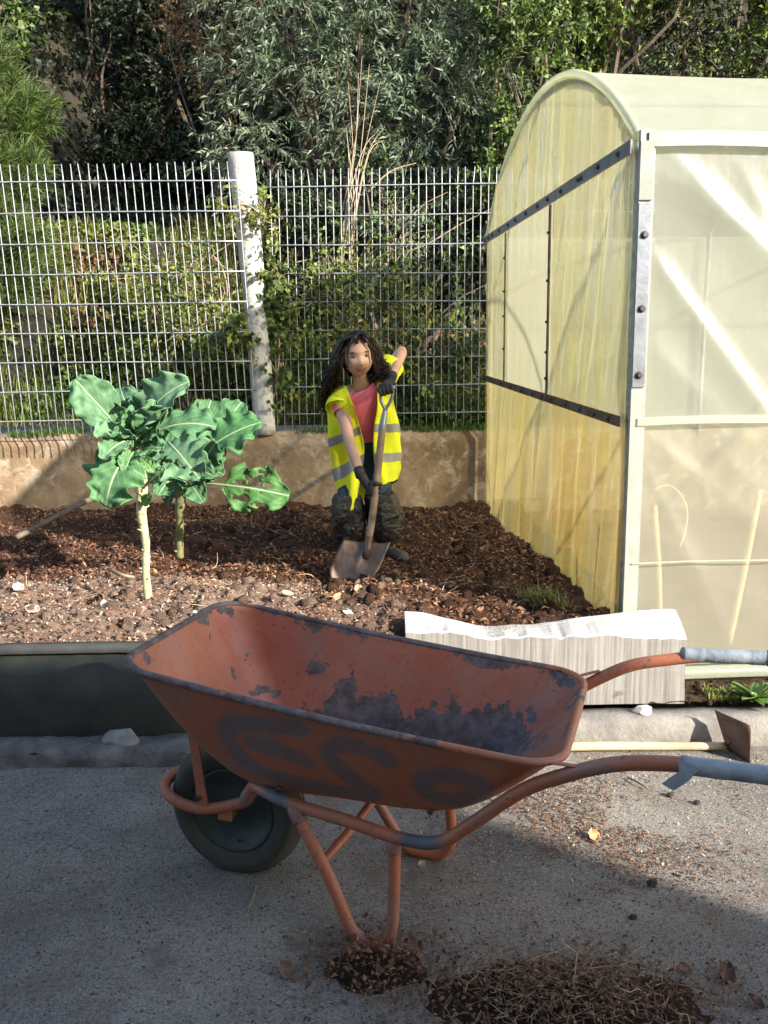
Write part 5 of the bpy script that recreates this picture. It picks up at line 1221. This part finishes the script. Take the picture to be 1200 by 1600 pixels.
M['camo'] = mat_simple('dark green cloth', (0.06, 0.08, 0.035), (0.02, 0.025, 0.015), 22, .9)
M['bag'] = mat_simple('black bin liner', (0.014, 0.013, 0.013), (0.03, 0.027, 0.022), 12, .2, bs=34, bstr=1.0, bd=.03, spec=1.0)
M['glove'] = mat_simple('black glove', (0.022, 0.022, 0.024), (0.035, 0.03, 0.03), 30, .75, bs=80, bstr=.4)
M['hair'] = mat_simple('dark brown hair', (0.013, 0.008, 0.006), (0.028, 0.016, 0.011), 40, .42, bstr=0)
M['eyew'] = mat_simple('eye white', (0.7, 0.66, 0.62), None, 5, .3, bstr=0); M['iris'] = mat_simple('dark iris', (0.03, 0.017, 0.01), None, 5, .2, bstr=0)
M['lips'] = mat_simple('lips', (0.48, 0.13, 0.11), None, 20, .45, bstr=0)
M['boot'] = mat_simple('muddy boot', (0.06, 0.05, 0.045), (0.14, 0.1, 0.08), 30, .8)
ch = empty('person', atz(578, 868, .31), 'smiling child with long dark hair, pink shirt and yellow hi-vis vest digging with a shovel', 'person')
Hc = np.array(at(559, 556, 4.66)); yaw, rollh, pit = R(-9), R(-5), R(2)
HR = Matrix.Rotation(-yaw, 3, 'Z') @ Matrix.Rotation(rollh, 3, 'Y') @ Matrix.Rotation(pit, 3, 'X')
HRn = np.array(HR)
HS = 1.04
def hp(x, y, z): return Hc + HRn @ (np.array([x, y, z]) * HS)
def head_vf():
    NU_, NV_ = 72, 56; V = []
    for i in range(NV_ + 1):
        th = math.pi * i / NV_
        for j in range(NU_):
            ph = 2 * math.pi * j / NU_
            x, y, z = math.sin(th) * math.sin(ph), -math.sin(th) * math.cos(ph), math.cos(th)
            X_, Y_, Z_ = .0715 * x, .088 * y, .104 * z
            if Z_ < 0:
                t = -Z_ / .104; X_ *= 1 - .22 * t ** 2.2; Z_ *= 1 - .06 * t; Y_ = Y_ * (1 - .16 * t ** 2) - .006 * t
            if Y_ < 0:
                Y_ += .010 * math.exp(-((abs(X_) - .030) / .016) ** 2 - ((Z_ - .002) / .013) ** 2)     # sockets
                Y_ -= .0045 * math.exp(-((Z_ - .024) / .010) ** 2) * math.exp(-(X_ / .045) ** 2)        # brow
                wn_ = .0070 + .005 * max(0, min(1, (-Z_) / .036))
                nose = (max(0, min(1, (.012 - Z_) / .045)) ** 1.2) * math.exp(-(X_ / wn_) ** 2) * (1 if Z_ > -.036 else math.exp(-((Z_ + .036) / .006) ** 2))
                Y_ -= .0105 * nose
                Y_ -= .004 * math.exp(-((abs(X_) - .012) / .006) ** 2 - ((Z_ + .036) / .006) ** 2)      # nostrils
                Y_ -= .006 * math.exp(-(X_ / .022) ** 2 - ((Z_ + .060) / .012) ** 2)                    # mouth
                Y_ += .004 * math.exp(-(X_ / .024) ** 2 - ((Z_ + .0605 - .12 * abs(X_)) / .0022) ** 2)
                Y_ -= .007 * math.exp(-(X_ / .018) ** 2 - ((Z_ + .092) / .013) ** 2)                    # chin
                Y_ -= .006 * math.exp(-((abs(X_) - .038) / .016) ** 2 - ((Z_ + .034) / .02) ** 2)       # cheeks
            V.append(hp(X_, Y_, Z_))
    Fc = [(i * NU_ + j, i * NU_ + (j + 1) % NU_, (i + 1) * NU_ + (j + 1) % NU_, (i + 1) * NU_ + j) for i in range(NV_) for j in range(NU_)]
    return V, [f[::-1] for f in Fc]
def ell(c, ax, ay, az, n=20):
    V = []; c = np.array(c)
    for i in range(n + 1):
        th = math.pi * i / n
        for j in range(n): ph = 2 * math.pi * j / n; V.append(c + np.array(ax) * math.sin(th) * math.cos(ph) + np.array(ay) * math.sin(th) * math.sin(ph) + np.array(az) * math.cos(th))
    return V, [(i * n + j, i * n + (j + 1) % n, (i + 1) * n + (j + 1) % n, (i + 1) * n + j) for i in range(n) for j in range(n)]
pel, wai, che, nkb = at(570, 706, 4.98), at(570, 672, 4.93), at(567, 636, 4.83), at(566, 606, 4.745)
shR, shL = at(533, 626, 4.77), at(600, 588, 4.80)
elR, wrR = at(546, 690, 4.62), at(562, 738, 4.505)
elL, wrL = at(628, 549, 4.92), at(611, 592, 4.68)
hipR, hipL = at(551, 712, 4.99), at(589, 710, 4.99)
knR, anR = at(543, 782, 4.86), at(545, 848, 4.93)
knL, anL = at(596, 778, 4.86), at(606, 846, 4.93)
hd = head_vf()
Wsh = unit(np.array(shL) - np.array(shR))
def ering(c, ax, a, b, n=26, ph=0, spine=None):
    ax = unit(ax); sp = unit(spine if spine is not None else np.array([0, -.35, 1.])); ay = unit(np.cross(sp, ax)); c = np.array(c)
    return [c + ax * a * math.cos(t) + ay * b * math.sin(t) for t in np.linspace(0, 2 * math.pi, n, endpoint=False)]
Xd = np.array([1., 0, 0]); Wm = unit(Wsh + Xd)
tor = loft([ering(np.array(pel) - [0, 0, .07], Xd, .08, .06), ering(pel, Xd, .108, .078), ering(wai, Xd, .092, .068), ering(che, Wm, .108, .076), ering(np.array(che) * .35 + np.array(nkb) * .65, Wsh, .10, .06), ering(nkb, Wsh, .045, .04)])
body = [hd, tor, chain([nkb, np.array(nkb) * .5 + Hc * .5 + [0, .012, -.02], Hc + np.array([0, .02, -.03])], [.046, .040, .040]),
        chain([np.array(nkb) * .5 + np.array(shR) * .5, shR, np.array(shR) * .45 + np.array(elR) * .55, elR, np.array(elR) * .6 + np.array(wrR) * .4, wrR], [.045, .043, .033, .028, .028, .020]),
        chain([np.array(nkb) * .5 + np.array(shL) * .5, shL, np.array(shL) * .45 + np.array(elL) * .55, elL, np.array(elL) * .6 + np.array(wrL) * .4, wrL], [.045, .043, .034, .029, .028, .021]),
        chain([hipR, np.array(hipR) * .5 + np.array(knR) * .5, knR, np.array(knR) * .5 + np.array(anR) * .5, anR], [.062, .058, .045, .042, .03]),
        chain([hipL, np.array(hipL) * .5 + np.array(knL) * .5, knL, np.array(knL) * .5 + np.array(anL) * .5, anL], [.062, .058, .045, .042, .03])]
for sx in (-1, 1): body.append(ell(hp(sx * .068, .010, -.012), HRn @ [.006, 0, 0], HRn @ [0, .014, 0], HRn @ [0, 0, .023], 12))
remeshed('body', body, .0042, M['skin'], ch, 2)
# face details
for sx in (-1, 1):
    ec = hp(sx * .029, -.0665, .001); e = ell(ec, HRn @ [.0125, 0, 0], HRn @ [0, .0095, 0], HRn @ [0, 0, .0050], 14); eo = mesh('eye', *e, M['eyew'], ch, smooth=True)
    v, f = ell(hp(sx * .029 + .001, -.0735, .001), HRn @ [.0074, 0, 0], HRn @ [0, .003, 0], HRn @ [0, 0, .0060], 12); mesh('iris', v, f, M['iris'], eo, smooth=True)
    v, f = tube([hp(sx * .029 + q * .0145, -.0745 + .006 * q * q, .0065 - .004 * q * q) for q in np.linspace(-1, 1, 8)], .0024, 6); mesh('eyelash', v, f, M['hair'], eo)
    v, f = tube([hp(sx * .030 + q * .017, -.080 + .008 * q * q, .0215 + sx * q * .002 - .004 * q * q) for q in np.linspace(-1, 1, 8)], [.001, .0028, .0034, .0034, .0032, .003, .0024, .001], 6); mesh('eyebrow', v, f, M['hair'], ch)
v, f = tube([hp(q * .025, -.0875 + .009 * q * q, -.0615 + .008 * q * q) for q in np.linspace(-1, 1, 10)], [.0012, .0032, .0044, .005, .0052, .0052, .005, .0044, .0032, .0012], 8); mesh('lips', v, f, M['lips'], ch, smooth=True)
v, f = tube([hp(q * .027, -.0915 + .011 * q * q, -.0608 + .010 * q * q) for q in np.linspace(-1, 1, 10)], .0013, 5); mesh('mouth_line', v, f, M['iris'], ch)
# hair
cap = []
NU_, NV_ = 48, 30
for i in range(NV_):
    th = math.pi * .80 * i / (NV_ - 1)
    for j in range(NU_):
        ph = 2 * math.pi * j / NU_; x, y, z = math.sin(th) * math.sin(ph), -math.sin(th) * math.cos(ph), math.cos(th)
        r = 1.13 + .03 * float(fbm(ph * 3, th * 4, 601, 3)); X_, Y_, Z_ = .072 * x * r, .090 * y * r, .106 * z * r
        cap.append((X_, Y_, Z_))
cv = np.array(cap); cf = []
for i in range(NV_ - 1):
    for j in range(NU_):
        q = (i * NU_ + j, i * NU_ + (j + 1) % NU_, (i + 1) * NU_ + (j + 1) % NU_, (i + 1) * NU_ + j); c = cv[list(q)].mean(0)
        if c[1] < -.02 and c[2] < .070 - .25 * max(0, abs(c[0]) - .035) + .012 * math.sin(c[0] * 140): continue
        if c[1] < .0 and c[2] < .0 and abs(c[0]) < .066: continue
        cf.append(q[::-1])
M['haircap'] = mat_simple('dark scalp hair', (0.012, 0.008, 0.006), (0.02, 0.013, 0.009), 60, .75, bs=120, bstr=.8, bd=.004, spec=.2)
hair = mesh('hair', [hp(*p) for p in cap], cf, M['haircap'], ch, smooth=True)
parts = []; hr = np.random.default_rng(5)
ends = {-1: [at(510, 636, 4.86), at(516, 620, 4.84), at(528, 606, 4.80), at(508, 648, 4.88), at(525, 590, 4.74)], 1: [at(590, 592, 4.70), at(586, 600, 4.74), at(582, 592, 4.70), at(594, 584, 4.74)]}
for k in range(900):
    sd_ = -1 if hr.random() < .55 else 1; back = hr.random() < .3
    y0 = hr.uniform(-.06, .06); x0 = .012 + .01 * sd_
    p0 = np.array([x0, y0, .118 * math.sqrt(max(.1, 1 - (y0 / .1) ** 2))]); yb = y0 * .8 + (.055 if back else hr.uniform(0, .05))
    p1 = np.array([sd_ * (.060 + .012 * hr.random()), y0 + .01, .080]); p2 = np.array([sd_ * (.082 + .024 * hr.random()), max(-.045, yb), .02]); p3 = np.array([sd_ * (.086 + .036 * hr.random()), max(-.035, yb), -.04])
    e = np.array(ends[sd_][hr.integers(0, len(ends[sd_]))]) + hr.normal(size=3) * .018
    if back: e = e + np.array([0, .06, 0])
    w3 = hp(*p3); f_ = hr.uniform(.6, 1.08); e = w3 + (e - w3) * f_
    pts = [hp(*p0), hp(*p1), hp(*p2), w3, w3 * .5 + e * .5 + np.array([sd_ * .020, -.01, 0]) + hr.normal(size=3) * .012, e]
    Q = np.array(smooth_path(pts, 5)); tt = np.linspace(0, 1, len(Q))[:, None]
    ph = hr.uniform(0, 6); Q = Q + np.array([1, .6, 0]) * (.017 * tt * np.sin(tt * 24 + ph + (k % 9) * .7))
    parts.append(tube(Q, list(np.linspace(.0040, .0012, len(Q))), 4, cap=False))
for k in range(26):      # fringe falling across the cheek
    s0 = 1 if k < 20 else -1
    pts = [hp(.01, -.03, .118), hp(s0 * .03, -.085, .085), hp(s0 * (.050 + .008 * hr.random()), -.088 + .01 * hr.random(), .03), hp(s0 * (.056 + .01 * hr.random()), -.082, -.02), hp(s0 * (.066 + .014 * hr.random()), -.07, -.07 - .03 * hr.random())]
    Q = np.array(smooth_path(pts, 5)); tt = np.linspace(0, 1, len(Q))[:, None]; Q = Q + np.array([1, .3, 0]) * (.005 * tt * np.sin(tt * 17 + k))
    parts.append(tube(Q, list(np.linspace(.0028, .0008, len(Q))), 4, cap=False))
for k in range(150):     # hair combed from the parting over the forehead
    s0 = 1 if hr.random() < .5 else -1; q = hr.random(); a0_ = hr.uniform(-.055, .0)
    pts = [hp(.012 + .004 * hr.normal(), a0_ - .01, .121 * math.sqrt(max(.2, 1 - (a0_ / .1) ** 2))), hp(.012 + s0 * (.012 + .012 * q), -.070 - .014 * q, .104 - .006 * q), hp(.010 + s0 * (.030 + .014 * q), -.086 + .004 * q, .076 - .010 * q), hp(s0 * (.060 + .006 * q), -.070 + .012 * q, .044), hp(s0 * (.076 + .006 * hr.random()), -.045, .004), hp(s0 * (.084 + .01 * hr.random()), -.03, -.05 - .04 * hr.random())]
    Q = np.array(smooth_path(pts, 5)); tt = np.linspace(0, 1, len(Q))[:, None]; Q = Q + np.array([1, .3, .4]) * (.0035 * tt * np.sin(tt * 20 + k))
    parts.append(tube(Q, list(np.linspace(.0030, .0012, len(Q))), 4, cap=False))
v, f = join_vf(parts); mesh('locks', v, f, M['hair'], hair, smooth=True)
# shirt
mixp = lambda a, b, t: np.array(a) * (1 - t) + np.array(b) * t
sp = unit(np.array(nkb) - np.array(che))
sh = loft([ering(mixp(nkb, Hc, .08), Wsh, .060, .056), ering(mixp(nkb, che, .10), Wsh, .112, .068), ering(mixp(nkb, che, .45), Wsh, .122, .080), ering(che, Wm, .125, .092), ering(mixp(che, wai, .5), Wm, .112, .086), ering(wai, Xd, .110, .084), ering(mixp(wai, pel, .25), Xd, .116, .088)], cap=False)
so_ = mesh('shirt', *sh, M['pink'], ch, smooth=True); sb = so_.modifiers.new('s', 'SUBSURF'); sb.levels = sb.render_levels = 2
for s_, e_, n_ in ((shR, elR, 0), (shL, elL, 1)):
    d = unit(np.array(e_) - np.array(s_)); v, f = tube([np.array(s_) - d * .05, np.array(s_), np.array(s_) + d * .05, np.array(s_) + d * .075], [.05, .053, .049, .05], 18, 4, cap=False)
    mesh('shirt_sleeve', v, f, M['pink'], ch, smooth=True)
# trousers
def leg_cloth(hip, kn, an):
    return chain([hip, mixp(hip, kn, .5), kn, mixp(kn, an, .6)], [.072, .066, .056, .05], 18, 4)
remeshed('jeans', [leg_cloth(hipR, knR, anR), leg_cloth(hipL, knL, anL), loft([ering(np.array(pel) - [0, 0, .08], Xd, .085, .075), ering(pel, Xd, .122, .092), ering(mixp(pel, wai, .7), Xd, .108, .084)])], .006, M['jeans'], ch, 3)
# bin liners tied round the legs, boots
def bag_leg(kn, an, w, seed):
    c0 = mixp(kn, an, -.12); c1 = mixp(kn, an, 1.08); rings = []
    for k in range(34):
        u = k / 33; c = mixp(c0, c1, u); a = w * (.62 + .42 * math.sin(math.pi * min(1, u * 1.05)) ** .6 - .12 * u)
        rings.append([c + np.array([math.cos(t), math.sin(t), 0]) * a * (1 + .30 * float(fbm(math.cos(t) * 2 + u * 2.5, math.sin(t) * 2 + u * 1.2, seed, 4)) + .16 * abs(float(fbm(t * 3.5 + u * 2, u * 5, seed + 5, 3))) + .05 * math.sin(t * 9 + seed + 5 * u)) + np.array([0, 0, .015 * float(fbm(t, u * 4, seed + 2))]) for t in np.linspace(0, 2 * math.pi, 56, endpoint=False)])
    v, f = loft(rings); return mesh('leg_bag', v, f, M['bag'], ch, smooth=True)
bag_leg(knR, anR, .088, 611); bag_leg(knL, anL, .095, 617)
for an, tx in ((anR, -.05), (anL, .085)):
    a = np.array(an); g_ = float(soil_z(a[0], a[1])); z0 = .315
    remeshed('boot', [chain([a + [0, 0, -.01], [a[0], a[1] - .005, z0 + .035]], [.045, .042]), chain([[a[0] - tx * .2, a[1] + .02, z0 + .026], [a[0] + tx, a[1] - .13, z0 + .02]], [.036, .030])], .008, M['boot'], ch, 2)
# hi-vis vest
rows = [  # innerL, outerL, backC, outerR, innerR
    [(541, 602, 4.685), (513, 622, 4.74), (562, 596, 4.88), (602, 574, 4.84), (588, 590, 4.715)],
    [(549, 630, 4.665), (513, 644, 4.80), (564, 636, 4.99), (613, 622, 4.86), (589, 630, 4.70)],
    [(562, 668, 4.735), (515, 688, 4.84), (566, 676, 5.06), (620, 664, 4.90), (584, 664, 4.775)],
    [(569, 703, 4.80), (519, 728, 4.88), (568, 712, 5.10), (624, 702, 4.93), (583, 703, 4.82)],
    [(562, 748, 4.80), (529, 768, 4.88), (570, 748, 5.10), (625, 730, 4.93), (588, 734, 4.82)],
    [(552, 796, 4.80), (543, 799, 4.86), (575, 776, 5.08), (622, 748, 4.92), (593, 758, 4.82)]]
def vrow(r):
    A = [at(*p) for p in r]; il, ol, bc, orr, ir = [np.array(a) for a in A]
    ml = il * .5 + ol * .5 + np.array([-.004, -.022, 0]); mr = ir * .5 + orr * .5 + np.array([.004, -.02, 0])
    bl = ol * .45 + bc * .55 + np.array([-.03, .02, 0]); br = orr * .45 + bc * .55 + np.array([.03, .02, 0])
    return np.array(smooth_path([il, ml, ol, bl, bc, br, orr, mr, ir], 7))
VR = np.array([vrow(r) for r in rows])
def vest_at(r):
    i = int(min(len(rows) - 2, max(0, math.floor(r)))); t = r - i
    p0 = VR[max(i - 1, 0)]; p1 = VR[i]; p2 = VR[i + 1]; p3 = VR[min(i + 2, len(rows) - 1)]
    q = 0.5 * ((2 * p1) + (-p0 + p2) * t + (2 * p0 - 5 * p1 + 4 * p2 - p3) * t * t + (-p0 + 3 * p1 - 3 * p2 + p3) * t ** 3)
    j = np.arange(len(q)); f_ = (.014 * fbm(j * .3, r * .5 + j * 0, 621, 3) + .008 * np.sin(j * .9 + r * .4 + 2) + .006 * fbm(j * .9, r * 2.2 + j * 0, 627, 2)) * min(1, r * .6)
    cen = q.mean(0); out = unit((q - cen) * np.array([1, 1, 0])); return q + out * f_[:, None], out
nr = 46; V = []
for k in range(nr): V += list(vest_at(5 * k / (nr - 1))[0])
vest = mesh('vest', V, grid_faces(nr, VR.shape[1]), M['hivis'], ch, smooth=True); solid(vest, .002)
for a, b in ((1.95, 2.28), (3.15, 3.60)):
    V = []
    for k in range(8):
        q, out = vest_at(a + (b - a) * k / 7); V += list(q + out * .0035)
    mesh('reflective_band', V, grid_faces(8, VR.shape[1]), M['reflect'], vest, smooth=True)
for s_, e_, r0, r1, l0, l1 in ((shR, elR, .056, .076, -.055, .058), (shL, elL, .064, .068, -.05, .085)):
    d = unit(np.array(e_) - np.array(s_)) + (np.array([-.25, -.1, -.05]) if s_ is shR else 0); d = unit(d); c = np.array(s_) + np.array([0, 0, .004])
    v, f = tube([c + d * l0, c + d * (l0 * .3 + l1 * .1), c + d * l1 * .6, c + d * l1], [r0 * .8, r0 * 1.08, r1 * .97, r1], 20, 4, cap=False); o = mesh('vest_shoulder', v, f, M['hivis'], vest, smooth=True); solid(o, .002)
# shovel
sv = empty('shovel', atz(545, 912, .36), 'long handled shovel with a rusty rounded blade pushed into the soil', 'shovel')
tT = np.array(at(573, 846, 4.45)); tB = np.array(at(541, 916, 4.33)); wv = (np.array(at(610, 851, 4.45)) - np.array(at(537, 845, 4.45))) / 2; dv = tB - tT; nv_ = unit(np.cross(wv, dv)); nv_ = nv_ if nv_[1] < 0 else -nv_
V = []
for i in range(26):
    for j in range(21):
        u = i / 25; q = (j / 20 - .5) * 2; w = 1.0 if u < .45 else math.sqrt(max(0, 1 - ((u - .45) / .56) ** 2.4)); w *= 1 + .04 * u
        V.append(tT + dv * u + wv * q * w - nv_ * (.020 * (1 - q * q) * (1 - .3 * u)) + nv_ * (.022 * math.exp(-(q / .10) ** 2) * max(0, 1 - u * 1.5)) + dv * .05 * (abs(q) ** 3) * (1 - u) * -.3)
bl = mesh('blade', V, grid_faces(26, 21), M['steel'], sv, smooth=True); solid(bl, .003)
hA = np.array(at(574, 862, 4.43)); hB = np.array(at(598, 664, 4.53)); nf = nv_ * .012
v, f = tube([hA + nf + (hA - hB) * .06, hA + nf, mixp(hA, hB, .12)], [.008, .018, .0195], 12, 4); mesh('socket', v, f, M['steel'], bl, smooth=True)
v, f = tube([mixp(hA, hB, .08), mixp(hA, hB, .3) + np.array([.004, 0, 0]), mixp(hA, hB, .6) + np.array([.003, 0, 0]), hB], [.0165, .018, .0185, .018], 14, 5); mesh('shaft', v, f, M['oldwood'], sv, smooth=True)
hy = np.array(at(602, 640, 4.545)); gL = np.array(at(595, 612, 4.555)); gR = np.array(at(614, 606, 4.55))
v, f = join_vf([tube([hB - (hy - hB) * .3, hB, hy], [.0185, .0175, .012], 12, 4), tube([hy, mixp(hy, gL, .5) + [-.010, 0, 0], gL], .0085, 10, 5), tube([hy, mixp(hy, gR, .5) + [.012, 0, 0], gR], .0085, 10, 5), tube([gR, gR + np.array([0, -.012, .004])], .012, 12), tube([gL, gL + np.array([0, -.012, .004])], .012, 12)])
hf = mesh('handle_fork', v, f, M['flash'], sv, smooth=True)
v, f = tube([gL, gR], .011, 12); mesh('crossbar', v, f, M['oldwood'], hf, smooth=True)
# gloved hands
def glove(c, axis, palm, wrist, r, name='glove'):
    """fingers curl round the bar through c; palm = side on which the palm lies"""
    c = np.array(c); ax = unit(np.array(axis)); pa = unit(np.array(palm) - ax * (np.array(palm) @ ax)); tn = np.cross(ax, pa); wrist = np.array(wrist)
    pc = c + pa * (r + .012)
    parts = [ell(pc, ax * .036, tn * .030, pa * .014, 16), chain([wrist, mixp(wrist, pc, .55), pc], [.025, .023, .018], 12, 3)]
    for k, (o_, l) in enumerate(((-.029, .82), (-.010, 1.0), (.010, .96), (.028, .80))):
        pts = []; rad = []
        for t in np.linspace(0, 1, 6):
            a = R(20 + 215 * l * t); pts.append(c + ax * o_ + (pa * math.cos(a) + tn * math.sin(a)) * (r + .009)); rad.append(.0095 - .002 * t)
        parts.append(chain(pts, rad, 10, 2))
    pts = [pc - ax * .028 + tn * -.012]
    for t in np.linspace(.2, 1, 4):
        a = R(-20 - 120 * t); pts.append(c - ax * (.034 - .004 * t) + (pa * math.cos(a) + tn * math.sin(a)) * (r + .010))
    parts.append(chain(pts, [.012, .0115, .0105, .0095, .0085], 10, 2))
    return remeshed(name, parts, .0035, M['glove'], ch, 1)
shd = unit(hB - hA)
glove(mixp(hA, hB, .49), -shd, (-.8, -.35, .2), wrR, .018)
glove(mixp(gL, gR, .42), gR - gL, (0.0, .3, 1), np.array(wrL) + [0, -.02, -.01], .011)
v, f = tube([mixp(wrR, elR, -.12), mixp(wrR, elR, .12)], [.027, .026], 14); mesh('glove_cuff', v, f, M['glove'], ch, smooth=True)
v, f = tube([mixp(wrL, elL, -.12), mixp(wrL, elL, .14)], [.027, .026], 14); mesh('glove_cuff', v, f, M['glove'], ch, smooth=True)
